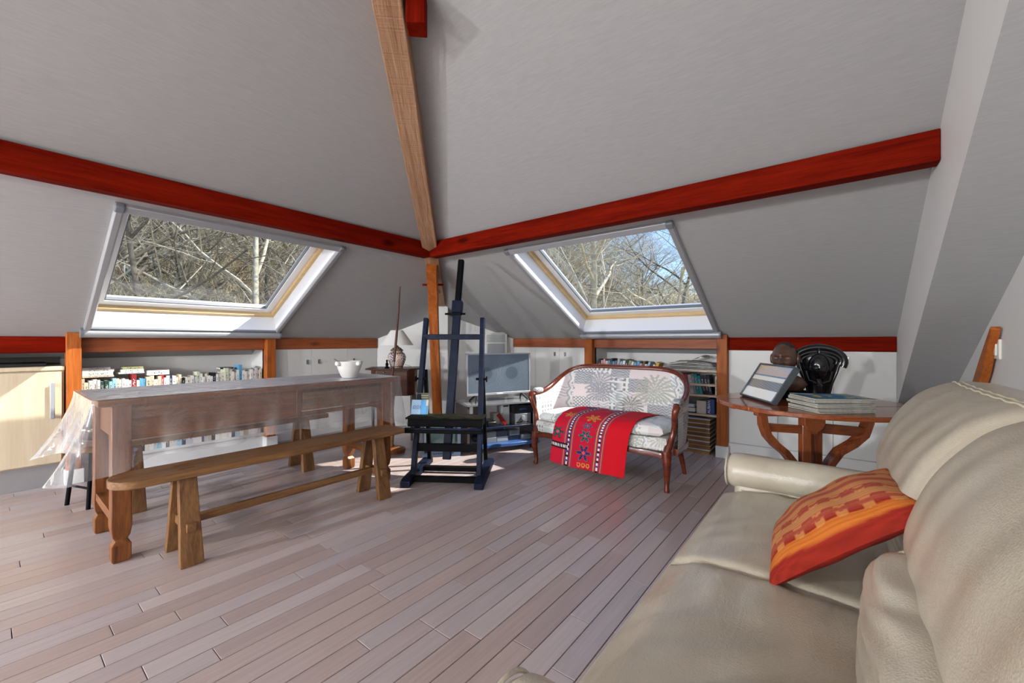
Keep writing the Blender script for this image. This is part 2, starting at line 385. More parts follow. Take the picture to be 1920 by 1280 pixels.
# walls ---------------------------------------------------------------------------------------
PA = [(.345, .42), (1.635, 1.715)]       # posts on left knee wall (x ranges)
PB = [(2.03, 2.12), (.755, .838)]        # posts on right knee wall (y ranges)
def build_walls():
    yf = YA+.01; yb = YA+.31
    # left knee wall: carcass with recess
    mb = MB()
    mb.box(XW, -.30, yf+.02, yf+.05, 0, 1.1)
    mb.box(PA[1][1]-.02, 2.861, yf+.02, yf+.05, 0, 1.05)        # backing behind doors
    mb.box(-.32, 1.72, yb, yb+.03, 0, .95)                      # recess back
    mb.box(.40, .42, yf+.01, yb, 0, 1.0); mb.box(1.635, 1.655, yf+.01, yb, 0, .98)
    mb.box(.42, 1.635, yf+.015, yb, 0, .115)                    # plinth
    struct('wall_left', mb, M_WHITE, 'low white knee wall with built-in bookshelves under the left roof slope', 'wall')
    for z in (.53, .115):
        struct('trim_2', MB().box(.42, 1.635, yf+.0, yb, z, z+.02), M_WHITE, 'white shelf board built into the left knee wall, %s one' % ('upper' if z > .3 else 'lower'), 'shelf', bevel=.002)
    xf = XB+.01; xb = XB+.31
    mb = MB()
    mb.box(xf+.02, xf+.05, 2.10, 3.116, 0, 1.05); mb.box(xf+.02, xf+.05, YR-.05, .77, 0, 1.05)
    mb.box(xb, xb+.03, .74, 2.14, 0, .95); mb.box(xf+.01, xb, 2.03, 2.05, 0, .98); mb.box(xf+.01, xb, .82, .838, 0, .98)
    struct('wall_right', mb, M_WHITE, 'low white knee wall with bookshelves under the right roof slope', 'wall')
    mb = MB().box(xf, xb, .838, 2.03, .60, .62)
    struct('trim_3', mb, mat('beech_shelf', S(222, 196, 168), .5), 'pale beech shelf board holding the leaning books behind the settee', 'shelf', bevel=.002)
    for z in (.725, .505, .33):
        if z > .6: mb = MB().box(xf, xb, .838, 1.27, z, z+.014)
        else: mb = MB().box(xf, xb, .838, 1.30, z, z+.018)
        struct('trim_4', mb, mat('beech_shelf', S(222, 196, 168), .5), {.725: 'thin pale shelf under the newspapers', .505: 'pale shelf under the red and teal books', .33: 'pale shelf above the stacked brown boxes'}[z], 'shelf', bevel=.002)
    struct('trim_5', MB().box(xf, xb, 1.29, 1.305, 0, .6), M_WHITE, 'white upright divider of the right bookshelf', 'shelf')
    # corner wall across the hip
    a, b = (2.861, YA+.02), (XB+.02, 3.116)
    t = .5; mx, my = a[0]*(1-t)+b[0]*t, a[1]*(1-t)+b[1]*t
    def zc(x, y): return min(ZK+SA*(YA-y), ZK+SB*(XB-x))
    pts = [(a[0], a[1], 0), (b[0], b[1], 0)]
    top = [(a[0]+(b[0]-a[0])*k/10, a[1]+(b[1]-a[1])*k/10) for k in range(11)]
    mb = MB(); mb.add(pts+[(x, y, zc(x, y)+.02) for x, y in top[::-1]], [tuple(range(13))])
    n = Vector((a[1]-b[1], b[0]-a[0], 0)).normalized()
    struct('wall_corner', mb, M_WHITE, 'white diagonal wall closing the attic corner behind the television', 'wall')
    # white boxed pilaster behind the hip strut
    c = Vector((3.23, 3.60, 0)); u = Vector((b[0]-a[0], b[1]-a[1], 0)).normalized(); n = Vector((-u.y, u.x, 0)); n = n if n.x+n.y > 0 else -n
    mb = MB(); vs = []
    for z in (0, 1.45):
        for p, q in ((-.085, -.02), (.085, -.02), (.085, .25), (-.085, .25)): v = c+u*p+n*q; vs.append((v.x, v.y, z))
    mb.add(vs, [(0, 3, 2, 1), (4, 5, 6, 7), (0, 1, 5, 4), (1, 2, 6, 5), (2, 3, 7, 6), (3, 0, 4, 7)])
    struct('trim_6', mb, M_WHITE, 'white boxed pilaster behind the curved corner strut', 'pilaster')
    struct('wall_sofa', MB().box(XW, 4.05, YR-.05, YR, 0, 3.2), M_WHITE, 'white side wall behind the cream leather sofa', 'wall')
    # unseen wall behind the camera; its wide window is added for fill daylight
    mb = MB(); y0, y1, z0, z1 = .2, 3.2, .7, 2.3
    for q in ((YR-.05, y0, 0, 3.3), (y1, 4.7, 0, 3.3), (y0, y1, 0, z0), (y0, y1, z1, 3.3)): mb.box(XW-.08, XW, *q)
    struct('wall_back', mb, M_WALL, 'white end wall of the attic with an added wide window', 'wall')
    mb = MB()
    for q in ((y0, y0+.05, z0, z1), (y1-.05, y1, z0, z1), (y0, y1, z0, z0+.05), (y0, y1, z1-.05, z1), (1.67, 1.73, z0, z1)): mb.box(XW-.07, XW-.01, *q)
    w = struct('window_3', mb, M_WHITE, 'wide white-framed window added to the unseen end wall for fill daylight', 'window')
    for q in ((y0+.05, 1.67), (1.73, y1-.05)): obj('pane', MB().box(XW-.045, XW-.035, q[0], q[1], z0+.05, z1-.05), M_GLASS, w)
build_walls()

def latch(parent, loc, rz):
    m = MB(); m.box(-.011, .011, -.004, 0, -.022, .022); m.tube([(-.004, -.006, .012), (-.004, -.018, .014), (-.002, -.02, -.006), (.001, -.017, -.018)], .0032, 6)
    m.tube([(0, -.004, -.026), (0, -.014, -.024), (0, -.014, -.012), (0, -.004, -.012)], .0025, 6)
    o = obj('latch', m, M_CHROME, parent, 40); o.location = loc; o.rotation_euler = (0, 0, rz); o['label'] = 'small chrome toggle latch'
def build_doors():
    k = 0
    xs = [1.717, 2.09, 2.488, 2.861]; ls = [2.045, 2.165, 2.565]
    nm = ['white knee-wall cupboard door next to the post at the bookshelf, left slope', 'white knee-wall cupboard door in the middle of three, left slope', 'white knee-wall cupboard door beside the lamp corner, left slope']
    for i in range(3):
        k += 1
        d = struct('door_%d' % k, MB().box(xs[i]+.0015, xs[i+1]-.0015, YA+.012, YA+.03, .13, .925), M_DOOR, nm[i], 'cupboard door', bevel=.0015)
        latch(d, (ls[i], YA+.012, .79), 0)
    struct('baseboard_left', MB().box(1.717, 2.861, YA+.006, YA+.03, .02, .128), M_WHITE, 'white skirting below the left knee-wall doors', 'skirting', bevel=.002)
    ys = [3.112, 2.794, 2.466, 2.12]; ls = [None, 2.525, 2.39]
    nm = ['white knee-wall cupboard door beside the corner heater', 'white knee-wall cupboard door behind the television', 'white knee-wall cupboard door against the post left of the settee books']
    for i in range(3):
        k += 1
        d = struct('door_%d' % k, MB().box(XB+.012, XB+.03, ys[i+1]+.0015, ys[i]-.0015, .13, .925), M_DOOR, nm[i], 'cupboard door', bevel=.0015)
        if ls[i]: latch(d, (XB+.012, ls[i], .86), R(-90))
    ys = [.755, .395, .04, -.316]; ls = [None, .345, -.01]
    nm = ['white knee-wall cupboard door behind the framed picture', 'white knee-wall cupboard door behind the dark bust and mask', 'white knee-wall cupboard door at the bulkhead end']
    ls = [.44, .345, -.04]
    for i in range(3):
        k += 1
        d = struct('door_%d' % k, MB().box(XB+.012, XB+.03, ys[i+1]+.0015, ys[i]-.0015, .13, .925), M_DOOR, nm[i], 'cupboard door', bevel=.0015)
        if i: latch(d, (XB+.012, ls[i], .86), R(-90))
    struct('baseboard_right', MB().box(XB+.006, XB+.03, -.316, .755, .02, .128), M_WHITE, 'white skirting below the right knee-wall doors', 'skirting', bevel=.002)
build_doors()

# beams ---------------------------------------------------------------------------------------
def build_beams():
    n = [6]
    def st(mb, m, label, cat, **k):
        n[0] += 1; k.setdefault('bevel', .004)
        return struct('trim_%d' % n[0], mb, m, label, cat, **k)
    yp, xp, zb, zt = 2.763, 2.351, 1.722, 1.838
    st(MB().prism([(yp, zb), (yp+.078, zb), (yp+.078, zt-.02), (yp, zt+.012)], 'x', XW, 2.36), M_RED('x'), 'long red-brown purlin beam crossing the left roof slope above its skylight', 'beam')
    st(MB().prism([(xp, zb), (xp+.085, zb), (xp+.085, zt-.02), (xp, zt+.012)], 'y', -.315, 2.76), M_RED('y'), 'long red-brown purlin beam crossing the right roof slope above its skylight', 'beam')
    # hip rafter
    a, b = Vector((2.351, 2.751, 1.777)), Vector((1.015, 1.458, 2.399)); d = (b-a).normalized()
    up = d.cross(Vector((0, 0, 1))).cross(d).normalized()
    p0 = a-d*1.20; p1 = b+d*1.3; h = .24
    mb = MB().beam(p0+up*h/2, p1+up*h/2, .125, h)
    # local frame object so that grain follows the beam
    rot = d.to_track_quat('X', 'Z').to_matrix().to_4x4(); M = Matrix.Translation(a) @ rot
    o = st(mb.xf(M.inverted()), M_PALE('x'), 'rough-sawn hip rafter running up the corner between the two roof slopes', 'beam', bevel=.006); o.matrix_world = M
    # short upper purlin stub beside the hip
    mb = MB().box(-.045, .045, -.04, .04, 0, .30)
    o = st(mb, M_RED('z'), 'short red-brown hanging post end beside the hip rafter near the ridge', 'beam'); o.location = (1.135, 1.413, 2.325); o.rotation_euler = (0, 0, R(44))
    # curved strut
    pts = [(2.50, 2.90, 1.68), (2.58, 2.985, 1.60), (2.655, 3.06, 1.50), (2.715, 3.125, 1.36), (2.755, 3.165, 1.20), (2.79, 3.195, 1.0), (2.83, 3.225, .75), (2.875, 3.26, .48), (2.92, 3.295, .2), (2.95, 3.318, 0.0)]
    sec = [(-.045, -.06), (.045, -.06), (.045, .06), (-.045, .06)]
    st(MB().sweep(pts, sec, up=(.72, .69, 0)), M_ORANGE('z'), 'curved orange-brown wooden strut standing in the attic corner below the hip rafter', 'post', smooth=40)
    c = Vector((2.66, 3.07, 1.545)); u = Vector((.6198, -.7848, 0))
    st(MB().beam(c-u*.10, c+u*.10, .018, .018), M_RED('x'), 'thin red wooden peg through the curved corner strut', 'peg', bevel=.002)
    # knee-wall rails
    y0, y1, z0, z1 = YA, YA+.05, .922, 1.034
    for (x0, x1), lb in zip(((XW, PA[0][0]), (PA[0][1], PA[1][0]), (PA[1][1], 2.861)), ('above the pale wood cabinet, left slope', 'above the bookshelf, left slope', 'above the white cupboard doors, left slope')):
        st(MB().box(x0, x1, y0, y1, z0, z1), M_RED('x') if x0 < 0 else wood('rail_brown', S(122, 58, 28), S(168, 92, 50), 'x', 1, .5, .2), 'horizontal brown wooden rail '+lb, 'beam')
    for (a0, a1), lb in zip(((PB[0][1], 3.116), (PB[1][1], PB[0][0]), (-.315, PB[1][0])), ('left of the settee bookshelf, right slope', 'above the settee bookshelf, right slope', 'above the bust and mask, right slope')):
        st(MB().box(XB, XB+.05, a0, a1, z0+(.004 if a1 < 1 else .012), z1), M_RED('y') if a1 < 1 else wood('rail_brown', S(122, 58, 28), S(168, 92, 50), 'y', 1, .5, .2), 'horizontal brown wooden rail '+lb, 'beam')
    for (x0, x1), lb in zip(PA, ('beside the pale wood cabinet', 'between the bookshelf and the cupboard doors, left slope')):
        st(MB().box(x0, x1, YA-.055, YA+.05, .10, 1.062), M_ORANGE('z'), 'upright orange-brown knee-wall post '+lb, 'post')
        st(MB().box(x0-.008, x1+.012, YA-.068, YA+.04, 0, .10), M_WHITE, 'white plinth block under the post '+lb, 'plinth', bevel=.003)
    for (a0, a1), lb in zip(PB, ('left of the settee bookshelf', 'between the stacked boxes and the round table')):
        st(MB().box(XB-.05, XB+.05, a0, a1, .10, 1.062), M_ORANGE('z'), 'upright orange-brown knee-wall post '+lb, 'post')
        st(MB().box(XB-.055, XB+.04, a0-.012, a1+.008, 0, .10), M_WHITE, 'white plinth block under the post '+lb, 'plinth', bevel=.003)
    # rafter foot by the sofa wall
    st(MB().sweep([(2.70, -.528, 1.06), (2.77, -.528, .985), (2.87, -.528, .88), (2.99, -.528, .77), (3.5, -.528, .33), (3.82, -.528, .05)], [(-.015, -.05), (.015, -.05), (.015, .05), (-.015, .05)], up=(0, 0, 1), scales=[(1, .18), (1, .5), (1, .85), (1, .9), (1, .9), (1, .9)]), M_ORANGE('x'), 'slanting brown rafter foot behind the cream sofa', 'beam', smooth=30)
build_beams()

# skylights -----------------------------------------------------------------------------------
def skylight(name, label, Wd, Hh, M, depth=.19):
    root = thing(name, label, 'skylight', kind='structure'); root.matrix_world = M
    ax = 'x'
    # lining: perpendicular reveal (local z inward is +, outside is -)
    th = .012
    for nme, q in (('lining', (0, th, 0, Hh)), ('lining', (Wd-th, Wd, 0, Hh))): obj(nme, MB().box(q[0], q[1], q[2], q[3], -depth, 0), M_LINING, root)
    obj('lining', MB().box(0, Wd, 0, th, -depth, 0), M_LINING, root); obj('lining', MB().box(0, Wd, Hh-th, Hh, -depth, 0), M_LINING, root)
    # fixed pine frame and white sash
    def ring(a, w, z0, z1):
        m = MB(); m.box(a, Wd-a, a, a+w, z0, z1); m.box(a, Wd-a, Hh-a-w, Hh-a, z0, z1); m.box(a, a+w, a+w, Hh-a-w, z0, z1); m.box(Wd-a-w, Wd-a, a+w, Hh-a-w, z0, z1); return m
    obj('pine_frame', ring(.012, .028, -depth-.01, -depth+.045), M_PINE, root, bevel=.002)
    s = obj('sash', ring(.040, .055, -depth-.04, -depth+.015), M_LINING, root, bevel=.003)
    obj('glazing_bead', ring(.095, .008, -depth-.02, -depth+.005), M_GREYPLASTIC, s)
    obj('pane', MB().box(.10, Wd-.10, .10, Hh-.10, -depth-.022, -depth-.014), M_GLASS, root)
    # aluminium blind frame
    w = .042
    for x0 in (-.012, Wd+.012-w):
        obj('side_rail', MB().prism([(x0, 0), (x0+w, 0), (x0+w, .012), (x0+w-.008, .026), (x0+.008, .026), (x0, .016)], 'y', .01, Hh-.0), M_SILVER, root, bevel=.002)
        o = root.children[-1]; 
    obj('top_rail', MB().prism([(Hh-.04, 0), (Hh+.012, 0), (Hh+.012, .022), (Hh-.03, .032), (Hh-.04, .02)], 'x', -.014, Wd+.014), M_SILVER, root, bevel=.003)
    for x0 in (-.016, Wd-.03): obj('corner_cap', MB().box(x0, x0+.046, Hh-.035, Hh+.016, .0, .034), M_GREYPLASTIC, root, bevel=.008)
    c = [( -.022+.034*math.cos(t), .030+.030*math.sin(t)) for t in [R(a) for a in range(-90, 271, 20)]]
    obj('blind_cassette', MB().prism(c[:-1], 'x', -.018, Wd+.018), M_SILVER, root, smooth=40)
    obj('blind_bar', MB().box(.0, Wd, .008, .03, .004, .024), M_GREYPLASTIC, root, bevel=.003)
    for x0 in (-.026, Wd+.012): obj('end_cap', MB().prism([( -.022+.037*math.cos(R(a)), .030+.033*math.sin(R(a))) for a in range(0, 360, 20)], 'x', x0, x0+.014), M_GREYPLASTIC, root, smooth=40)
    for o in root.children:
        pass
    return root
# prism axis 'y' maps (p0,a,p1): already (x,y,z)
ca = 1/math.sqrt(1+SA*SA); sa = SA*ca
MA = Matrix(((1, 0, 0, WA['a0']), (0, -ca, -sa, YA-WA['d0']), (0, sa, -ca, ZK+SA*WA['d0']), (0, 0, 0, 1)))
skylight('window_1', 'open-blind roof window with grey aluminium rails above the dining table', WA['a1']-WA['a0'], (WA['d1']-WA['d0'])/ca, MA)
cb = 1/math.sqrt(1+SB*SB); sb = SB*cb
MBm = Matrix(((0, -cb, -sb, XB-WB['d0']), (-1, 0, 0, WB['a1']), (0, sb, -cb, ZK+SB*WB['d0']), (0, 0, 0, 1)))
skylight('window_2', 'roof window with grey aluminium blind rails above the patterned settee', WB['a1']-WB['a0'], (WB['d1']-WB['d0'])/cb, MBm)

# ------------------------------------------------------------------ added fill lamps, unseen behind the camera
def fill_lamp(loc, drop, label, watt):
    t = thing('fill_pendant', label, 'lamp', loc, 0, 'added fill lamps at the unseen far end of the attic')
    obj('rose', MB().lathe([(.0, 0), (.06, 0), (.06, -.02), (.02, -.03), (.0, -.03)], 20), M_WHITE, t, 40)
    obj('cord', MB().tube([(0, 0, -.03), (0, 0, -drop)], .004, 6), M_WHITE, t)
    obj('holder', MB().lathe([(.0, -drop+.01), (.035, -drop+.01), (.04, -drop-.03), (.0, -drop-.03)], 20), M_CHROME, t, 40)
    prof = [(.03, .05), (.12, .03), (.21, -.035), (.235, -.075)]
    obj('shade', MB().lathe([(r, z-drop) for r, z in prof]+[(r-.004, z-drop-.004) for r, z in prof[::-1]], 32), M_WHITE, t, 50)
    l = bpy.data.lights.new('fill_point', 'POINT'); l.energy = watt; l.shadow_soft_size = .09; l.color = (.96, .98, 1.0)
    o = bpy.data.objects.new('fill_point', l); COL.objects.link(o); o.parent = t; o.location = (0, 0, -drop-.135)
for x, y, z, d, w, e in FILL_LAMPS: fill_lamp((x, y, z), d, 'added white-shaded fill lamp behind the camera, '+w, e)

# ------------------------------------------------------------------ sofa
def leather():
    m, nt, p, N, L = newmat('cream_leather'); p.inputs['Roughness'].default_value = .28; p.inputs['Specular IOR Level'].default_value = .65
    tc = N.new('ShaderNodeTexCoord')
    n1 = N.new('ShaderNodeTexNoise'); n1.inputs['Scale'].default_value = 5; n1.inputs['Detail'].default_value = 4; L.new(tc.outputs['Object'], n1.inputs[0])
    cr = N.new('ShaderNodeValToRGB'); cr.color_ramp.elements[0].position = .3; cr.color_ramp.elements[1].position = .7
    cr.color_ramp.elements[0].color = S(178, 167, 146); cr.color_ramp.elements[1].color = S(194, 185, 167); L.new(n1.outputs[0], cr.inputs[0]); L.new(cr.outputs[0], p.inputs['Base Color'])
    v = N.new('ShaderNodeTexVoronoi'); v.inputs['Scale'].default_value = 300; L.new(tc.outputs['Object'], v.inputs[0])
    n2 = N.new('ShaderNodeTexNoise'); n2.inputs['Scale'].default_value = 9; n2.inputs['Detail'].default_value = 5; n2.inputs['Distortion'].default_value = 2.5
    mp = N.new('ShaderNodeMapping'); mp.inputs['Scale'].default_value = (.5, 2.2, 1); L.new(tc.outputs['Object'], mp.inputs[0]); L.new(mp.outputs[0], n2.inputs[0])
    b1 = N.new('ShaderNodeBump'); b1.inputs['Strength'].default_value = .28; b1.inputs['Distance'].default_value = .0016; L.new(v.outputs[0], b1.inputs['Height'])
    b2 = N.new('ShaderNodeBump'); b2.inputs['Strength'].default_value = .10; b2.inputs['Distance'].default_value = .02; L.new(n2.outputs[0], b2.inputs['Height']); L.new(b1.outputs[0], b2.inputs['Normal'])
    L.new(b2.outputs[0], p.inputs['Normal']); return m
M_LEATHER = leather(); M_THREAD = mat('cream_thread', S(228, 218, 192), .6)
def build_sofa():
    t = thing('leather_sofa', 'cream leather two-seat sofa against the white side wall', 'sofa', (1.25, 0, 0))
    X = lambda x: x-1.25
    obj('base', MB().box(X(.42), X(2.08), -.46, .34, .05, .20), M_LEATHER, t, bevel=.03, seg=4)
    for x in (.50, 2.0):
        for y in (-.40, .28): obj('foot', MB().lathe([(.022, 0), (.028, .05)], 12, (X(x), y, 0)), M_BLACK, t)
    def seat(x0, x1, k):
        prof = [(-.20, .375), (-.05, .385), (.12, .392), (.25, .39), (.33, .38), (.385, .355), (.415, .31), (.42, .25), (.41, .20), (.38, .17), (.2, .16), (-.20, .16)]
        n = 46
        def fn(u, v):
            # v around the profile, u along x
            q = v*(len(prof)-1); i = min(int(q), len(prof)-2); f = q-i
            y = prof[i][0]*(1-f)+prof[i+1][0]*f; z = prof[i][1]*(1-f)+prof[i+1][1]*f
            e = min(u, 1-u)*(x1-x0); r = .035
            ins = 0 if e > r else r-math.sqrt(max(0, r*r-(r-e)**2))
            yc, zc = .08, .27
            sc = 1-ins*.9/.14
            z2 = zc+(z-zc)*sc; y2 = yc+(y-yc)*(1-ins*.35)
            x = x0+(x1-x0)*u
            if v < .5:
                cx = (u-.5); z2 += .010*(1-4*cx*cx)*math.exp(-((y-.1)/.2)**2)
                z2 += .0022*math.sin(38*y+6*math.sin(7*x+k)+9*x)*math.exp(-((y-.22)/.16)**2)*(1-sc*0)
                z2 += .002*math.sin(70*(y+.4*x)+4*math.sin(9*x))*math.exp(-((u-.9)/.2)**2)
            return (X(x), y2, z2)
        m = MB().grid(fn, n, 78); nu = n
        m.add([], []); m.f.append(tuple(j*nu for j in range(78))); m.m.append(0); m.f.append(tuple(j*nu+nu-1 for j in range(78))); m.m.append(0)
        o = obj('seat_cushion', m, M_LEATHER, t, 60)
        # welt along the middle seam
        return o
    seat(.535, 1.249, 0); seat(1.251, 1.965, 2)
    def lumbar(x0, x1, yl, hz):
        cx, hx = (x0+x1)/2, (x1-x0)/2
        def disp(q):
            w = .004*math.sin(9*q[2]*2+5*q[0]+3*math.sin(4*q[0]))
            return (0, w*(1 if q[1] > 0 else 0)+.02*(1-q[2])*.5, w*.6)
        o = obj('lumbar_cushion', MB().puff((X(cx), yl, .475), (hx, .115, hz), .42, 26, disp), M_LEATHER, t, 70)
        pts = []
        for k in range(41):
            a = R(-60+200*k/40); pts.append((X(x0)+.02, yl+.113*math.cos(a)*.93, .475+hz*math.sin(a)*.93))
        for xx in (x0+.030, x1-.030):
            obj('piping', MB().tube([(X(xx), p[1]+.004, p[2]+.004) for p in pts], .0045, 6), M_LEATHER, o, 60)
    lumbar(.56, 1.16, -.155, .125); lumbar(1.34, 1.94, -.235, .105)
    def back(x0, x1, k):
        # closed profile (y,z)
        prof = [(-.16, .50), (-.118, .545), (-.108, .60), (-.122, .66), (-.150, .73), (-.190, .79), (-.235, .835), (-.30, .865), (-.37, .868), (-.43, .85), (-.475, .80), (-.495, .70), (-.50, .50), (-.50, .30), (-.46, .20), (-.25, .20), (-.21, .40)]
        npf = len(prof); nv = 102
        def fn(u, v):
            q = v*npf; i = int(q) % npf; f = q-int(q)
            P = [prof[(i+j-1) % npf] for j in range(4)]
            def cr(a, b, c, d): return .5*((2*b)+(-a+c)*f+(2*a-5*b+4*c-d)*f*f+(-a+3*b-3*c+d)*f**3)
            y = cr(*[p[0] for p in P]); z = cr(*[p[1] for p in P])
            e = min(u, 1-u)*(x1-x0); r = .075
            ins = 0 if e > r else r-math.sqrt(max(0, r*r-(r-e)**2))
            yc, zc = -.33, .60
            dy, dz = y-yc, z-zc; ln = math.hypot(dy, dz)+1e-6
            y -= dy/ln*ins*.9; z -= dz/ln*ins*.9
            x = x0+(x1-x0)*u
            if z > .45 and y > -.36:
                amp = .0022*math.exp(-((z-.72)/.16)**2)
                y += amp*math.sin(46*(u-.5)*(.6+.4*abs(u-.5))+5*z+2.0*math.sin(6*z+k*2))*(1 if abs(u-.5) > .05 else .5)
                y += .014*(1-(2*u-1)**2)
            return (X(x), y, z)
        nu = 52; vs = [fn(i/(nu-1), j/nv) for j in range(nv) for i in range(nu)]
        fs = [(j*nu+i, j*nu+i+1, ((j+1) % nv)*nu+i+1, ((j+1) % nv)*nu+i) for j in range(nv) for i in range(nu-1)]
        fs += [tuple(j*nu for j in range(nv)), tuple(j*nu+nu-1 for j in range(nv))]
        o = obj('back_cushion', MB().add(vs, fs), M_LEATHER, t, 70)
        # stitched seam along the top
        for dy in (0, .014):
            pts = []
            for i in range(40):
                u = .05+.9*i/39; p = fn(u, (7.0+dy*4)/npf); pts.append((p[0], p[1]-dy, p[2]+.0025+.0015*math.sin(60*u)))
            obj('stitching', MB().tube(pts, .0022, 5), M_THREAD, o, 60)
    back(.50, 1.248, 0); back(1.252, 2.06, 1)
    def arm(xc, nm):
        n = 30
        ys = [.405-.52*k/(n-1) for k in range(n)]
        pts = [(X(xc), y, .437) for y in ys]
        rad = []
        for k, y in enumerate(ys):
            e = .405-y; r = .05
            rad.append(.074*(1 if e > r else math.sqrt(max(.02, 1-((r-e)/r)**2)))*(1+.012*math.sin(25*y)))
        o = obj('armrest', MB().tube(pts, rad, 28, up=(0, 0, 1)), M_LEATHER, t, 60)
        ring = [(X(xc)+.0665*math.cos(R(a)), .388, .437+.0665*math.sin(R(a))) for a in range(0, 360, 12)]
        obj('piping', MB().tube(ring, .004, 6, closed=True), M_LEATHER, o, 60)
        obj('arm_panel', MB().box(X(xc)-.055, X(xc)+.055, -.40, .36, .06, .40), M_LEATHER, t, bevel=.03, seg=4)
    arm(.475, 'near'); arm(2.045, 'far')
build_sofa()

def build_cushion():
    t = thing('throw_pillow', 'orange and red striped throw pillow lying on the cream sofa', 'pillow')
    h = .20
    def disp(q):
        return (0, 0, 0)
    m = MB(); n = 96
    vs = []; 
    def side(u, v, sg):
        a, b = 2*u-1, 2*v-1
        ed = (1-a**4)*(1-b**4)
        pin = 1-.10*(1-a*a)*abs(b)**3; pin2 = 1-.10*(1-b*b)*abs(a)**3
        z = (.085 if sg > 0 else -.03)*max(0, (1-a*a)*(1-b*b))**.42
        z += .0035*math.sin(9*a+3*b)*ed
        return (a*h*pin2, b*h*pin, z)
    m.grid(lambda u, v: side(u, v, 1), n, n); m.grid(lambda u, v: side(u, v, -1), 40, 40)
    o = obj('cover', m, attrmat('striped_weave', .9, .35, 260), t, 70)
    OR, OC, RD, PK = S(204, 112, 40), S(200, 134, 82), S(150, 36, 20), S(178, 84, 62)
    bands = [(-1, PK), (-.9, PK), (-.87, OC), (-.65, OC), (-.62, PK), (-.42, PK), (-.39, OC), (-.13, OC), (-.10, PK), (.15, PK), (.17, RD), (.23, RD), (.25, OR), (.47, OR), (.49, RD), (1, RD)]
    arc = [0.]
    for i in range(200):
        f = lambda q: .085*max(0, 1-q*q)**.42
        v0, v1 = -1+i/100, -1+(i+1)/100; arc.append(arc[-1]+math.hypot(h*(v1-v0), f(v1)-f(v0)))
    def col(co):
        v = clamp(co.y/h, -1, 1); u = co.x/h
        if co.z > -.005: q = (v+1)*100; i = min(199, int(q)); v = 2*(arc[i]+(arc[i+1]-arc[i])*(q-i))/arc[-1]-1; v = 2*(v-.02)/.98-1 if v > .02 else -1-2*(v-.02)
        for i in range(len(bands)-1):
            if bands[i][0] <= v <= bands[i+1][0]:
                f = (v-bands[i][0])/(bands[i+1][0]-bands[i][0]); c = lerp3(bands[i][1], bands[i+1][1], f); break
        else: c = bands[0][1][:3] if v < 0 else bands[-1][1][:3]
        rib = .84+.16*math.cos(v*75); c = tuple(a*rib for a in c)
        for v0 in (-.52, .03):
            if abs(v-v0) < .03 and math.sin(u*95) > 0: c = (.35, .06, .02)
        for v0 in (-.60, -.43, -.08, .13, .20):
            if abs(v-v0-.03*math.sin(u*22)) < .035: c = lerp3(c, S(214, 150, 80), .6) if math.sin(u*22) > .2 else lerp3(c, RD, .6)
        return c
    paint(o, col)
    ex = Vector((-.06, .766, -.64)).normalized(); ey = Vector((-1, -.056, .01)); ey = (ey-ex*ey.dot(ex)).normalized(); ez = ex.cross(ey)
    c = Vector((1.42, -.022, .487))+ez*.03
    M = Matrix(((ex.x, ey.x, ez.x, c.x), (ex.y, ey.y, ez.y, c.y), (ex.z, ey.z, ez.z, c.z), (0, 0, 0, 1)))
    t.matrix_world = M
build_cushion()

# ------------------------------------------------------------------ dining table, benches, plastic cloth
def build_table():
    t = thing('dining_table', 'long dark oak farmhouse table with drawer under a clear plastic cloth', 'table', (1.08, 2.82, 0))
    hx, hy = .78, .29
    for k in range(3):
        y0 = -hy+k*2*hy/3; obj('top_board', MB().box(-hx, hx, y0+.0008, y0+2*hy/3-.0008, .71, .74), M_OAK('x'), t, bevel=.003)
    def leg(x, y):
        p = [(.036, 0), (.04, .01), (.04, .075), (.034, .085), (.026, .10), (.034, .118)]
        m = MB()
        def sq(r, z): return [(x-r, y-r, z), (x+r, y-r, z), (x+r, y+r, z), (x-r, y+r, z)]
        prof = [(.028, 0), (.034, .012), (.034, .078), (.027, .088), (.021, .098), (.030, .118), (.036, .16), (.036, .20), (.034, .22), (.034, .71)]
        vs = []; 
        for r, z in prof: vs += sq(r, z)
        fs = [(0, 3, 2, 1), tuple(range(len(vs)-4, len(vs)))]
        for i in range(len(prof)-1):
            for j in range(4): fs.append((i*4+j, i*4+(j+1) % 4, i*4+4+(j+1) % 4, i*4+4+j))
        obj('leg', m.add(vs, fs), M_OAK('z'), t, bevel=.003)
    for x in (-.70, .70):
        for y in (-.235, .235): leg(x, y)
        obj('end_stretcher', MB().box(x-.03, x+.03, -.2, .2, .175, .215), M_OAK('y'), t, bevel=.003)
        obj('end_apron', MB().box(x-.012, x+.012, -.2, .2, .545, .71), M_OAK('y'), t, bevel=.002)
    obj('back_apron', MB().box(-.67, .67, .225, .247, .545, .71), M_OAK('x'), t, bevel=.002)
    obj('front_apron', MB().box(-.67, .08, -.247, -.225, .545, .71), M_OAK('x'), t, bevel=.002)
    obj('front_apron', MB().prism([(.08, .545), (.60, .545), (.64, .53), (.665, .50), (.667, .57), (.08, .57)], 'y', -.247, -.225), M_OAK('x'), t, bevel=.002)
    obj('drawer', MB().box(.115, .655, -.255, -.235, .578, .688), M_BENCH('x'), t, bevel=.004)
    obj('drawer_stile', MB().box(.08, .11, -.25, -.225, .545, .71), M_OAK('z'), t, bevel=.003)
build_table()
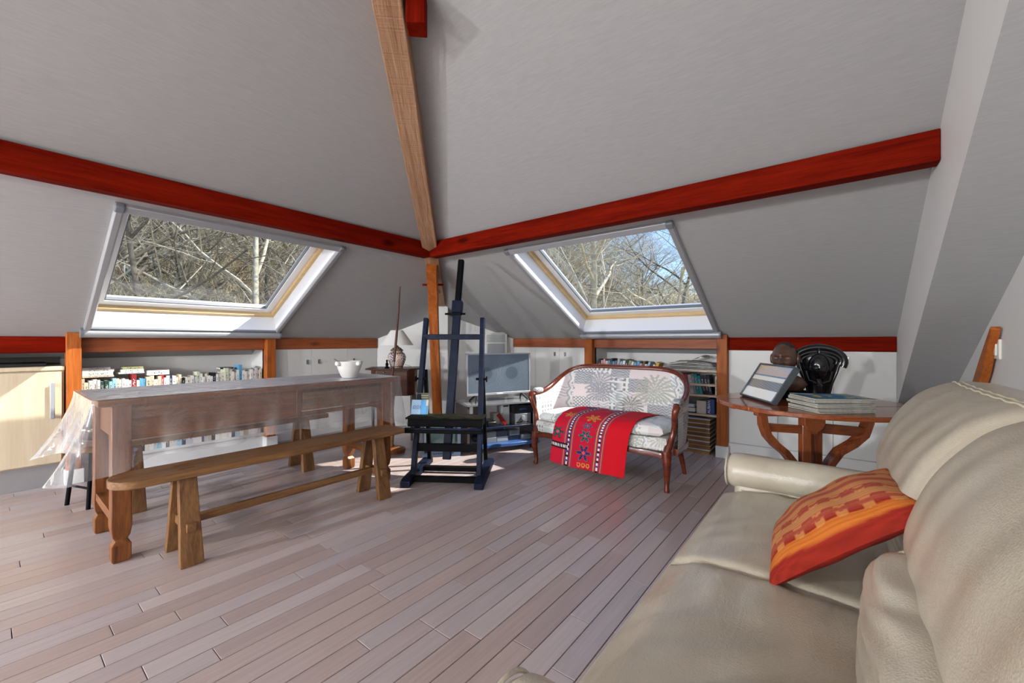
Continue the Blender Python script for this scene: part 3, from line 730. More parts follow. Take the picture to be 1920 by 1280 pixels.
def build_cloth():
    t = None
    cx, cy, hx, hy, z0 = 1.08, 2.82, .80, .305, .7455
    m = MB(); r = random.Random(5)
    # perimeter samples: (point, normal, corner weight)
    per = []
    rc = .02
    def side(p, q, n, k):
        for i in range(k):
            f = i/k; per.append(((p[0]*(1-f)+q[0]*f, p[1]*(1-f)+q[1]*f), n, 0.0, f))
    def corner(c, a0, k=16):
        for i in range(k):
            a = R(a0+90*i/k); w = math.sin(math.pi*i/k); per.append(((c[0]+rc*math.cos(a), c[1]+rc*math.sin(a)), (math.cos(a), math.sin(a)), w, 0))
    side((-hx+rc, -hy), (hx-rc, -hy), (0, -1), 150); corner((hx-rc, -hy+rc), -90); side((hx, -hy+rc), (hx, hy-rc), (1, 0), 50); corner((hx-rc, hy-rc), 0)
    side((hx-rc, hy), (-hx+rc, hy), (0, 1), 150); corner((-hx+rc, hy-rc), 90); side((-hx, hy-rc), (-hx, -hy+rc), (-1, 0), 50); corner((-hx+rc, -hy+rc), 180)
    n = len(per); nt = 24
    ph = [r.random()*6.28 for _ in range(8)]
    # distance to nearest corner along the perimeter for flare
    vs = []; L0 = .275
    for j in range(nt+1):
        f = j/nt
        for i, (p, nn, w, fr) in enumerate(per):
            s = i/n*6.28318
            dx, dy = hx-abs(p[0]), hy-abs(p[1]); dc = math.hypot(max(0, dx), max(0, dy)); near = math.exp(-(dc/.16)**2)
            left = 1 if p[0] < 0 else .3
            front_clamp = .55 if nn[1] < -.9 else 1
            L = L0*(1+.34*near)+.012*math.sin(7*s+ph[0])
            fold = (.6*math.sin(24*s+ph[1]+.8*math.sin(5*s))+.3*math.sin(43*s+ph[2])+.1*math.sin(67*s+ph[3]))*(1-.55*near)
            fold2 = math.sin(15*s+ph[4])
            out = f**1.4*(.014+.022*fold*(.3+f)+.15*near*left*(.85+.15*math.sin(13*s+ph[5]))*front_clamp)
            out = max(out, .002)
            tx, ty = -nn[1], nn[0]
            lat = .014*f*math.sin(19*s+ph[6])
            dr = L*(f*(1-.10*near*f*left))
            if f == 0: dr = 0
            vs.append((cx+p[0]+nn[0]*out+tx*lat, cy+p[1]+nn[1]*out+ty*lat, z0-dr))
    fs = [(j*n+i, j*n+(i+1) % n, (j+1)*n+(i+1) % n, (j+1)*n+i) for j in range(nt) for i in range(n)]
    m.add(vs, fs)
    # top sheet: grid inside, slightly rippled
    gx, gy = 120, 46
    base = len(m.v)
    def top(u, v):
        x = (2*u-1)*(hx-.004); y = (2*v-1)*(hy-.004)
        ed = min(1, min(hx-abs(x), hy-abs(y))/.03)
        z = z0+ed*(.0012+.0011*math.sin(60*x+9*math.sin(14*y))*math.sin(31*y+4*math.sin(9*x)))
        return (cx+x, cy+y, z)
    m.mat = 1; m.grid(top, gx, gy)
    o = obj('plastic_tablecloth', m, [M_FILM, M_FILM_SHEEN], None, 80, fix=False)
    tag(o, 'clear crinkled plastic tablecloth draped over the long oak table', 'tablecloth')
build_cloth()
def build_bench(loc, label):
    t = thing('wooden_bench', label, 'bench', loc, 0)
    out = []
    L, w, h = .76, .105, .42
    poly = []
    for a in range(90, 271, 15): poly.append((-L+.09+.09*math.cos(R(a)), w*math.sin(R(a))))
    poly += [(L-.09, -w), (L-.09, w)]
    obj('seat', MB().prism(poly, 'z', h-.034, h), M_BENCH('x'), t, bevel=.004)
    for x in (-.50, .50):
        for sg in (-1, 1):
            m = MB().beam((x, sg*.045, h-.034), (x, sg*.125, 0), .075, .032, up=(0, 1, 0)) if False else MB()
            y0, y1 = sg*.045, sg*.118
            for (z, y) in ((0, y1), (h-.034, y0)):
                pass
            hw = (.044, .034)
            vs = []
            for z, y, q in ((0, y1, hw[0]), (h-.034, y0, hw[1])):
                vs += [(x-q, y-.017, z), (x+q, y-.017, z), (x+q, y+.017, z), (x-q, y+.017, z)]
            m.add(vs, [(0, 3, 2, 1), (4, 5, 6, 7), (0, 1, 5, 4), (1, 2, 6, 5), (2, 3, 7, 6), (3, 0, 4, 7)])
            obj('leg', m, M_BENCH('z'), t, bevel=.003)
        obj('leg_brace', MB().box(x-.018, x+.018, -.12, .12, .145, .185), M_BENCH('y'), t, bevel=.002)
        for sg in (-1, 1): obj('tenon', MB().box(x-.03, x+.03, sg*.04-.006, sg*.04+.006, h-.002, h+.0015), M_OAK('x'), t)
    obj('stretcher', MB().box(-.5, .5, -.014, .014, .148, .185), M_BENCH('x'), t, bevel=.002)
    return t
build_bench((1.07, 2.395, 0), 'long worn wooden bench along the near side of the plastic-covered table')
build_bench((1.045, 3.345, 0), 'long worn wooden bench along the bookshelf side of the plastic-covered table')
def build_stool():
    t = thing('metal_stool', 'small stool with thin black metal legs behind the table end', 'stool', (.47, 3.66, 0), R(20))
    obj('seat', MB().puff((0, 0, .40), (.15, .13, .02), .4, 10), M_DARKPLASTIC, t, 60)
    for x in (-.12, .12):
        for y in (-.09, .09): obj('leg', MB().tube([(x*1.15, y*1.15, 0), (x*.9, y*.9, .39)], .011, 10), M_BLACK, t, 40)
        obj('rung', MB().tube([(x*1.08, -.09, .12), (x*1.08, .09, .12)], .007, 8), M_BLACK, t, 40)
build_stool()
def build_mortar():
    t = thing('stone_mortar', 'white marble mortar with four lugs standing on the table', 'mortar', (1.577, 2.70, .748))
    mm = mat('white_marble', S(226, 224, 220), .4, vary=.08, vscale=14)
    obj('bowl', MB().lathe([(0, 0), (.045, 0), (.055, .012), (.075, .06), (.088, .105), (.090, .115), (.078, .115), (.07, .08), (.045, .03), (0, .025)], 32), mm, t, 40)
    for a in (10, 100, 190, 280):
        m = MB().puff((.092, 0, .100), (.020, .017, .016), .7, 6); m.xf(Matrix.Rotation(R(a), 4, 'Z')); obj('lug', m, mm, t, 60)
    p = tag(obj('stone_pestle', MB().tube([(-.02, 0, 0), (.03, 0, .03), (.11, 0, .085)], [.016, .010, .009], 10), mat('grey_stone', S(140, 136, 128), .6), None, 60), 'grey pestle resting in the white marble mortar', 'pestle')
    p.location = (1.585, 2.695, .790); p.rotation_euler = (0, 0, R(150))
build_mortar()

# ------------------------------------------------------------------ easel
def build_easel():
    t = thing('studio_easel', 'tall dark navy painted studio easel standing empty by the table', 'easel', (1.91, 2.12, 0), R(34))
    for s in (-1, 1):
        y = .255*s
        m = MB().prism([(0, 0), (.62, 0), (.62, .035), (.58, .055), (.05, .055), (0, .04)], 'y', y-.032, y+.032)
        obj('floor_runner', m, M_NAVY, t, bevel=.004)
        # upright leaning back
        obj('upright', MB().beam((.14, y*.93, .05), (.42, y*.87, 1.18), .035, .045, up=(1, 0, 0)), M_NAVY, t, bevel=.004)
        obj('rear_strut', MB().beam((.54, y*.90, .05), (.40, y*.88, .78), .028, .032, up=(1, 0, 0)), M_BLACK, t, bevel=.003)
        obj('wing_bolt', MB().tube([(.30, y*.9-.04, .72), (.30, y*.9+.04, .72)], .009, 8).box(.285, .315, y*.9+.04*s-.004, y*.9+.04*s+.004, .70, .74), M_BLACK, t)
    obj('crossbar', MB().box(.08, .13, -.24, .24, .015, .05), M_BLACK, t, bevel=.003)
    obj('crossbar', MB().box(.33, .375, -.24, .24, .015, .05), M_BLACK, t, bevel=.003)
    obj('crossbar', MB().beam((.185, -.235, .235), (.185, .235, .235), .028, .055), M_BLACK, t, bevel=.003)
    obj('upper_crossbar', MB().beam((.375, -.235, 1.035), (.375, .235, 1.035), .028, .042), M_NAVY, t, bevel=.003)
    obj('mast', MB().beam((.215, .012, .14), (.445, -.02, 1.28), .058, .04, up=(1, 0, 0)), M_NAVY, t, bevel=.004)
    k = [(.415, -.013, 1.10), (.46, -.022, 1.34), (.525, -.034, 1.655)]
    obj('sliding_mast', MB().sweep(k, [(-.024, -.02), (.024, -.02), (.024, .02), (-.024, .02)], up=(1, 0, 0), scales=[1, 1, 1]), M_BLACK, t, bevel=.01)
    obj('mast_collar', MB().beam((.428, -.018, 1.22), (.447, -.022, 1.315), .078, .066, up=(1, 0, 0)), M_NAVY, t, bevel=.005)
    obj('clamp', MB().tube([(.425, -.085, 1.215), (.425, .075, 1.215)], .008, 8).box(.40, .45, -.05, .03, 1.203, 1.222), M_BLACK, t)
    # canvas tray
    obj('canvas_tray', MB().box(.09, .24, -.265, .265, .40, .455), M_BLACK, t, bevel=.006)
    obj('tray_top', MB().box(.075, .25, -.275, .275, .455, .468), mat('paint_stained_wood', S(26, 25, 17), .8, vary=.9, vscale=16, spec=.1), t, bevel=.003)
    obj('tray_ledge', MB().box(.04, .10, -.275, .275, .365, .392), M_BLACK, t, bevel=.004)
    obj('tray_rail', MB().box(.035, .06, -.27, .27, .392, .402), M_NAVY, t, bevel=.002)
    return t
build_easel()
def on_easel(x, y, z):
    c, s = math.cos(R(34)), math.sin(R(34)); return (1.91+x*c-y*s, 2.12+x*s+y*c, z)
def build_easel_books():
    t = thing('sketchbook', 'light blue spiral sketchbook leaning on the easel tray', 'sketchbook', on_easel(.205, .215, .468), R(34))
    def bl(co):
        u, v = (co.y+.06)/.12, co.z/.1
        c = S(96, 168, 224)[:3] if u < .45 else S(168, 200, 226)[:3]
        if .35 < v < .62 and .42 < u < .95 and math.sin(u*70)*math.sin(v*40) > .1: c = S(40, 84, 150)[:3]
        if math.sin(v*60+u*9) > .75: c = lerp3(c, (.1, .3, .6), .35)
        if u < .10 and v > .6: c = S(232, 220, 190)[:3]
        return c
    o = obj('cover', MB().grid(lambda u, v: (.03*v, -.062+.124*u, .102*v), 40, 34), attrmat('printed_cover', .5, 0), t); paint(o, bl)
    obj('pages', MB().add([(.002, -.06, 0), (.002, .06, 0), (.031, .06, .1), (.031, -.06, .1), (.014, -.06, 0), (.014, .06, 0), (.043, .06, .098), (.043, -.06, .098)], [(0, 1, 2, 3), (4, 7, 6, 5), (0, 4, 5, 1), (1, 5, 6, 2), (2, 6, 7, 3), (3, 7, 4, 0)]), M_PAPER, t)
    m = MB()
    for k in range(12): m.tube([(.005+.03*k/12+.006*math.cos(a), -.062+.005*math.sin(a), .006+.1*k/12) for a in [R(q) for q in range(0, 360, 60)]], .0012, 4, closed=True)
    obj('spiral_binding', m, M_CHROME, t)
    t = thing('art_book', 'slim olive book standing behind the blue sketchbook on the easel tray', 'book', on_easel(.262, .205, .468), R(34))
    obj('cover', MB().box(-.006, .006, -.05, .05, 0, .15), mat('olive_cover', S(92, 92, 70), .6), t, bevel=.002)
    m = MB()
    for q in range(9): m.box(-.0068, -.006, .02-.008*q, .024-.008*q, .128, .134)
    for q in range(10): m.box(-.0068, -.006, .025-.007*q, .0285-.007*q, .112, .117)
    obj('title', m, mat('pale_print', S(214, 210, 180), .7), t)
build_easel_books()

# ------------------------------------------------------------------ television corner
def build_tv_stand():
    t = thing('tv_stand', 'low dark blue-black television stand with open bays on castors', 'tv stand', (2.93, 2.40, 0), R(-27))
    w, d, h = .353, .36, .443
    mt = mat('dark_blue_laminate', S(24, 34, 58), .32, coat=.3)
    mb_ = mat('bright_blue_edge', S(58, 92, 150), .3)
    obj('base_panel', MB().box(-w, w, -.02, d, .045, .075), mb_, t, bevel=.004)
    obj('side_panel', MB().box(-w, -w+.022, .01, d, .075, h-.02), mat('silver_brown_side', S(92, 84, 82), .35, .4), t, bevel=.003)
    obj('side_panel', MB().box(w-.03, w, .0, d, .075, h-.02), mt, t, bevel=.003)
    obj('top_panel', MB().box(-w-.005, w+.005, 0, d, h-.02, h), mat('grey_glass_top', S(120, 124, 128), .12, coat=.5), t, bevel=.003)
    obj('shelf', MB().box(-w+.022, w-.03, .02, d-.02, .205, .222), mt, t, bevel=.002)
    obj('divider', MB().box(-.19, -.175, .03, d-.03, .075, h-.02), M_GREYPLASTIC, t, bevel=.002)
    for x in (-.30, .30):
        for y in (.04, .30): obj('castor', MB().tube([(x-.015, y, .022), (x+.015, y, .022)], .022, 12), mat('rust_castor', S(120, 52, 30), .5), t, 40)
    c, s = math.cos(R(-27)), math.sin(R(-27))
    P = lambda x, y, z: (2.93+x*c-y*s, 2.40+x*s+y*c, z)
    # things in the stand
    b = thing('black_speaker', 'black box speaker in the left bay of the television stand', 'speaker', P(-.26, .13, .0752), R(-27)); obj('cabinet', MB().box(-.055, .055, -.08, .08, 0, .128), M_DARKPLASTIC, b, bevel=.004)
    obj('driver', MB().lathe([(.0, 0), (.02, .004), (.04, .0), (.04, -.003)], 20).xf(Matrix.Translation((0, -.081, .065)) @ Matrix.Rotation(R(90), 4, 'X')), M_BLACK, b, 40)
    b = thing('hifi_amplifier', 'silver stereo unit with a round knob on the shelf of the television stand', 'stereo', P(.205, .12, .2222), R(-27))
    obj('case', MB().box(-.085, .085, -.08, .1, 0, .105), M_GREYPLASTIC, b, bevel=.004)
    obj('front_panel', MB().box(-.082, .082, -.085, -.08, .004, .10), mat('silver_front', S(150, 156, 164), .35, .5), b, bevel=.002)
    k = obj('volume_knob', MB().lathe([(.0, .018), (.020, .018), (.023, .014), (.023, 0), (.0, 0)], 24).xf(Matrix.Translation((0, -.085, .062)) @ Matrix.Rotation(R(90), 4, 'X')), M_SILVER, b, 40)
    obj('pointer', MB().box(-.002, .002, -.104, -.102, .066, .082), M_WHITE, k)
    m = MB()
    for q in range(4): m.box(-.07+.035*q, -.045+.035*q, -.087, -.085, .018, .026)
    obj('button', m, M_DARKPLASTIC, b)
    b = thing('video_recorder', 'black video unit lying on top of the silver stereo', 'player', P(.205, .12, .3275), R(-27))
    obj('case', MB().box(-.10, .10, -.085, .11, 0, .075), M_DARKPLASTIC, b, bevel=.004); obj('display', MB().box(-.04, .04, -.087, -.085, .03, .045), mat('blue_display', S(40, 60, 100), .2), b)
    b = thing('file_box', 'tall pale grey file box in the middle of the television stand', 'box', P(.055, .16, .2222), R(-27)); obj('shell', MB().box(-.04, .04, -.06, .06, 0, .185), mat('pale_grey_box', S(196, 200, 202), .6), b, bevel=.003); obj('clip', MB().box(-.025, .025, -.063, -.06, .165, .178), M_DARKPLASTIC, b)
    b = thing('file_box', 'short white paper box beside the tall file box in the television stand', 'box', P(-.02, .19, .2222), R(-27)); obj('shell', MB().box(-.03, .03, -.05, .05, 0, .10), M_PAPER, b, bevel=.003)
    o = tag(obj('remote_case', MB().box(-.018, .018, -.008, .008, 0, .13), mat('red_black_case', S(150, 30, 34), .4), None, bevel=.004), 'narrow red case leaning on the stereo in the television stand', 'case'); o.location = P(.045, .075, .226); o.rotation_euler = (0, R(-38), R(-27))
    b = thing('game_console', 'flat dark grey box lying on the shelf of the television stand', 'player', P(-.085, .13, .2222), R(-27)); obj('case', MB().box(-.06, .03, -.08, .1, 0, .045), M_DARKPLASTIC, b, bevel=.01); obj('lid', MB().lathe([(0, .004), (.035, .004), (.04, 0)], 24, (-.015, .01, .045)), M_GREYPLASTIC, b, 40)
    for i, (x, z, l) in enumerate([(-.115, .0752, .115), (.005, .0752, .115), (.125, .0752, .115), (.245, .0752, .10), (-.115, .1245, .115), (.005, .1245, .115), (.125, .1245, .10)]):
        b = thing('video_cassette', 'grey boxed video cassette lying in the bottom bay of the television stand', 'cassette', P(x, .10+.01*(i % 3), z), R(-27+(i % 3)*1.0), 'boxed video cassettes in the television stand')
        obj('box', MB().box(-l/2, l/2, -.05, .06, 0, .047), mat('cassette_grey%d' % (i % 3), (S(112, 118, 126), S(140, 146, 150), S(64, 70, 88))[i % 3], .4), b, bevel=.003)
    for k in range(3):
        r = random.Random(k); pts = [P(-.14+.05*k+.02*math.sin(q*1.3+k), .385+.004*q, .50-.025*q+.015*math.sin(q*2+k)) for q in range(11)]
        o = tag(obj('cable', MB().tube(pts, .0032, 6), M_DARKPLASTIC, None, 60), 'thin dark cable hanging behind the television into the stand', 'cable', 'cables behind the television')
    # television
    v = thing('television', 'flat television with dust and reflections painted on its dark screen and a silver frame on the low stand', 'television', P(.012, .16, .4435), R(-24)); v.scale = (1.08, 1, 1.03)
    def scr(co):
        u, w_ = (co.x+.30)/.6, (co.z-.07)/.36
        c = S(92, 104, 118)[:3]
        for cx, cy in ((.28, .5), (.70, .5)):
            r = math.hypot((u-cx)*1.6, w_-cy); a = math.atan2(w_-cy, (u-cx)*1.6)
            c = lerp3(c, S(150, 162, 174)[:3], .13*(.5+.5*math.sin(r*90+1.5*math.sin(a*2)+2*math.sin(u*41)*math.sin(w_*29)))*math.exp(-((r-.34)/.13)**2))  # pale swirls paint smudgy reflections over the dusty screen
            if r < .16: c = lerp3(c, S(58, 68, 82)[:3], .6)
        c = lerp3(c, S(140, 150, 160)[:3], .12*abs(math.sin(u*137+w_*91+2*math.sin(w_*53))))
        return c
    m = MB().grid(lambda a, b: (-.295+.59*a, -.0135, .075+.345*b), 110, 70); o = obj('screen', m, attrmat('dust_reflection_screen', .35, .0, 10, .2), v); paint(o, scr)
    obj('bezel', MB().box(-.308, -.295, -.018, .02, .055, .432).box(.295, .308, -.018, .02, .055, .432).box(-.308, .308, -.018, .02, .42, .432).box(-.308, .308, -.02, .02, .055, .075), M_SILVER, v, bevel=.002)
    obj('back_shell', MB().box(-.30, .30, -.013, .035, .06, .428), M_DARKPLASTIC, v, bevel=.008)
    obj('brand_plate', MB().box(-.03, .03, -.0215, -.02, .06, .07), M_WHITE, v)
    for sx in (-1, 1):
        obj('foot', MB().beam((sx*.22, 0, .06), (sx*.25, -.075, .004), .012, .012).beam((sx*.22, 0, .06), (sx*.25, .075, .004), .012, .012), M_DARKPLASTIC, v)
build_tv_stand()
def build_crt():
    t = thing('tube_television', 'old blue-grey tube television standing on the floor behind the easel', 'television', (2.445, 2.71, 0), R(-39))
    def sh(u, v):
        pass
    w = .165
    m = MB(); 
    prof = [(0, 1, 1), (.06, 1, 1), (.10, .97, .97), (.24, .62, .66), (.27, .6, .64)]
    vs = []
    for y, kx, kz in prof:
        for a, b in ((-1, 0), (1, 0), (1, 1), (-1, 1)): vs.append((a*w*kx, y, .16+(b*.34-.16)*kz if b else .0+.02*(1-kz)))
    fs = [(0, 1, 2, 3), tuple(range(len(vs)-4, len(vs)))[::-1]]
    for i in range(len(prof)-1):
        for j in range(4): fs.append((i*4+j, i*4+(j+1) % 4, i*4+4+(j+1) % 4, i*4+4+j))
    obj('housing', m.add(vs, fs), M_BLUEGREY, t, bevel=.008)
    obj('screen', MB().grid(lambda a, b: (-.135+.27*a, -.004-.012*(1-(2*a-1)**2)*(1-(2*b-1)**2), .085+.225*b), 20, 20), mat('grey_green_tube', S(86, 108, 112), .12, coat=.5), t, 60)
    for q in ((-.148, .148, -.012, .0, .312, .33), (-.148, .148, -.012, 0, .07, .085), (-.148, -.135, -.012, 0, .085, .312), (.135, .148, -.012, 0, .085, .312)): obj('screen_bezel', MB().box(*q), M_GREYPLASTIC, t, bevel=.003)
    m = MB()
    for k in range(9): m.box(-.07+.02*k, -.058+.02*k, -.006, 0, .026, .032)
    obj('button', m, M_DARKPLASTIC, t); obj('brand_badge', MB().box(-.145, -.12, -.005, 0, .04, .06), M_DARKPLASTIC, t)
build_crt()
def build_heater():
    a, b = Vector((2.861, YA+.02, 0)), Vector((XB+.02, 3.116, 0)); u = (b-a).normalized(); ang = math.atan2(u.y, u.x)
    p = a+u*1.42; n = Vector((-u.y, u.x, 0)); n = -n if n.x+n.y > 0 else n
    p = a+u*1.41+n*.004
    t = thing('wall_heater', 'white heater panel with louvred top on the diagonal corner wall', 'heater', (p.x, p.y, .42), ang)
    # local y negative faces the room
    obj('case', MB().box(-.135, .135, -.085, 0, 0, .67).box(-.125, .125, -.075, 0, .67, .69), mat('heater_white', S(226, 226, 222), .45), t, bevel=.008)
    obj('mesh_front', MB().box(-.105, .105, -.091, -.085, .03, .555), mat('heater_grille', S(176, 182, 186), .5, bump=.8, bscale=160), t, bevel=.002)
    for k in range(5): obj('louvre', MB().box(-.11, .11, -.089, -.082, .575+.018*k, .583+.018*k), M_GREYPLASTIC, t)
build_heater()
def build_side_cabinet():
    t = thing('side_cabinet', 'small dark wood side cabinet with a shaped top on slim legs in the corner', 'cabinet', (2.62, 3.62, 0), R(-45))
    md = wood('dark_walnut', S(48, 26, 18), S(92, 54, 38), 'x', 1.4, .4, .1, False)
    def octa(hx, hy, c): return [(-hx+c, -hy), (hx-c, -hy), (hx, -hy+c), (hx, hy), (-hx, hy), (-hx, -hy+c)]
    obj('top', MB().prism(octa(.27, .20, .09), 'z', .715, .73), md, t, bevel=.005)
    obj('body', MB().prism(octa(.215, .16, .06), 'z', .455, .715), md, t, bevel=.004)
    d = obj('drawer', MB().box(-.15, .0, -.166, -.158, .60, .70), md, t, bevel=.003)
    for k in range(4): obj('moulding', MB().box(-.14, -.01, -.171, -.165, .61+.022*k, .618+.022*k), md, d, bevel=.002)
    obj('knob', MB().puff((-.075, -.176, .695), (.008, .008, .008), 1, 6), M_CHROME, d, 60)
    obj('door', MB().box(.01, .15, -.166, -.158, .47, .70), md, t, bevel=.003)
    for x in (-.19, .19):
        for y in (-.12, .13): obj('leg', MB().tube([(x, y, 0), (x, y, .456)], [.011, .016], 10), mat('grey_leg', S(92, 82, 78), .4), t, 40)
    # lamp on it
    L = thing('table_lamp', 'table lamp with painted porcelain vase base and white cone shade', 'lamp', (2.635, 3.60, .7302))
    prof = [(.0, 0), (.055, 0), (.06, .006), (.075, .04), (.09, .085), (.092, .115), (.08, .145), (.06, .16), (.055, .166), (.066, .172), (.062, .185), (.045, .20), (.02, .215), (.012, .225), (.012, .24), (0, .24)]
    m = MB(); P2 = []
    for i in range(len(prof)-1):
        for k in range(4): P2.append((prof[i][0]+(prof[i+1][0]-prof[i][0])*k/4, prof[i][1]+(prof[i+1][1]-prof[i][1])*k/4))
    P2.append(prof[-1]); o = obj('vase', m.lathe(P2, 96), attrmat('painted_porcelain', .2, 0, 1, .4, .5), L, 60)
    def vc(co):
        a = math.atan2(co.y, co.x); z = co.z; c = S(228, 216, 204)[:3]
        if z > .168: c = S(112, 88, 66)[:3] if math.sin(a*12)*math.sin(z*300) > -.2 else S(190, 170, 140)[:3]
        else:
            p = math.sin(a*4)
            if p > .55: c = S(96, 70, 120)[:3] if math.sin(z*240+a*11) > -.3 else S(232, 220, 210)[:3]
            elif p < -.5: c = S(198, 120, 104)[:3] if math.sin(z*190)*math.sin(a*26) > .15 else c
            elif math.sin(z*150)*math.sin(a*30) > .45: c = S(70, 60, 110)[:3]
            if abs(z-.15) < .004 or abs(z-.012) < .004: c = S(80, 60, 70)[:3]
        return c
    paint(o, vc)
    obj('neck', MB().tube([(0, 0, .235), (0, 0, .30)], .007, 8), M_CHROME, L)
    obj('shade', MB().lathe([(.168, .232), (.062, .385), (.060, .385), (.166, .232)], 40), mat('white_shade', S(238, 238, 234), .8), L, 40)
    f = thing('figurine', 'tiny dark figurine beside the porcelain lamp', 'figurine', (2.515, 3.60, .7302)); obj('body', MB().lathe([(.0, 0), (.022, 0), (.022, .01), (.012, .018), (.016, .04), (.010, .055), (.006, .06), (.011, .072), (.008, .083), (.0, .087)], 14), M_BLACK, f, 50)
    pts = [(2.70, 3.545, .76), (2.715, 3.45, .74), (2.725, 3.415, .715), (2.73, 3.405, .60), (2.722, 3.40, .50), (2.72, 3.39, .40)]
    tag(obj('lamp_cord', MB().tube(pts, .003, 6), mat('cord_yellow', S(190, 160, 110), .6), None, 60), 'thin pale lamp cord hanging down the side cabinet', 'cord')
    # pole on turned stand
    p = thing('pole_stand', 'tall dark carved wooden pole on a turned stand behind the table', 'pole', (2.28, 3.188, 0))
    obj('base', MB().lathe([(.0, 0), (.115, 0), (.12, .012), (.118, .03), (.09, .042), (.05, .05), (.0, .05)], 32), M_OAK('x'), p, 40)
    obj('column', MB().lathe([(.022, .05), (.022, .06), (.014, .075), (.018, .11), (.020, .15), (.012, .155), (.012, .16), (.026, .19), (.028, .23), (.020, .30), (.016, .38), (.022, .46), (.028, .52), (.02, .60), (.014, .64), (.0, .64)], 20), M_BENCH('z'), p, 50)
    q = [(0, 0, .62), (.004, -.003, .72), (.018, -.012, .86), (.030, -.022, 1.02), (.042, -.036, 1.25), (.052, -.05, 1.50)]
    obj('pole', MB().tube(q, [.011, .011, .012, .011, .009, .005], 10), wood('dark_carved', S(30, 14, 12), S(96, 44, 30), 'z', 2, .4, .3, False), p, 60)
    obj('binding', MB().tube([(.0085, -.006, .775), (.0135, -.009, .815)], .0135, 10), mat('bound_cord', S(150, 140, 128), .7, vary=.5, vscale=200), p, 60)
build_side_cabinet()

# ------------------------------------------------------------------ settee
GREY, TEAL, PINK, CREAM, DGREY = S(178, 180, 184)[:3], S(176, 194, 194)[:3], S(226, 208, 208)[:3], S(234, 232, 228)[:3], S(140, 141, 146)[:3]
def fabric(s, v):
    """print of the settee fabric; s metres along, v metres up"""
    c = CREAM
    cell = .135; i = math.floor(s/cell); j = math.floor((v+.02*math.sin(i*5))/.105); h = (math.sin(i*127.1+j*311.7)*43758.5453) % 1
    fu, fv = s/cell-i, (v+.02*math.sin(i*5))/.105-j
    if h < .14: c = lerp3(CREAM, PINK, .7)
    elif h < .30:
        c = lerp3(CREAM, TEAL, .5)
        if math.sin(v*330) > .1: c = CREAM
    elif h < .42:
        c = CREAM
        if math.sin((s+v)*230) > .55 or math.sin((s-v)*230) > .55: c = DGREY
    elif h < .55:
        c = lerp3(CREAM, GREY, .85)
        if math.sin(v*300+3*math.sin(s*120)) > .35: c = DGREY
    elif h < .66:
        if math.sin((s*.7+v)*260) > .2: c = TEAL
    elif h < .76:
        c = CREAM
        if abs(math.sin(s*95)) > .75 and math.sin(v*160) > -.3: c = DGREY
    elif h < .86:
        c = lerp3(PINK, CREAM, .5)
        if math.sin(v*260+2*math.sin(s*90)) > .6: c = GREY
    # wavy vertical dividers
    for q in (.11, .47, .86):
        d = s-q-.008*math.sin(v*75)
        if abs(d) < .012: c = GREY if d < 0 else CREAM
        if abs(d-.02) < .004 and math.sin(v*140) > .5: c = DGREY
    # palms
    for px, pv, pr, col in ((.33, .235, .12, S(160, 164, 168)[:3]), (.72, .20, .14, S(178, 180, 166)[:3]), (.33, .16, .10, S(154, 156, 162)[:3]), (1.00, .22, .12, S(186, 186, 174)[:3]), (.56, .07, .09, S(138, 136, 128)[:3])):
        dx, dy = s-px, v-pv; r = math.hypot(dx, dy)
        if r < pr:
            a = math.atan2(dy, dx)+.9*r*(1 if dx > 0 else -1)/pr*.4
            if dy > -.6*pr and abs(math.sin(a*9.5)) > .40+.5*(r/pr)**2: c = lerp3(c, col, .9)
        elif abs(dx) < .007 and -pr*1.6 < dy < 0 and math.sin(v*220) > -.2: c = col
    # bird
    dx, dy = s-.36, v-.085
    if abs(dx) < .035 and abs(dy-.4*abs(dx)+.004) < .007: c = S(232, 230, 226)[:3]
    return c
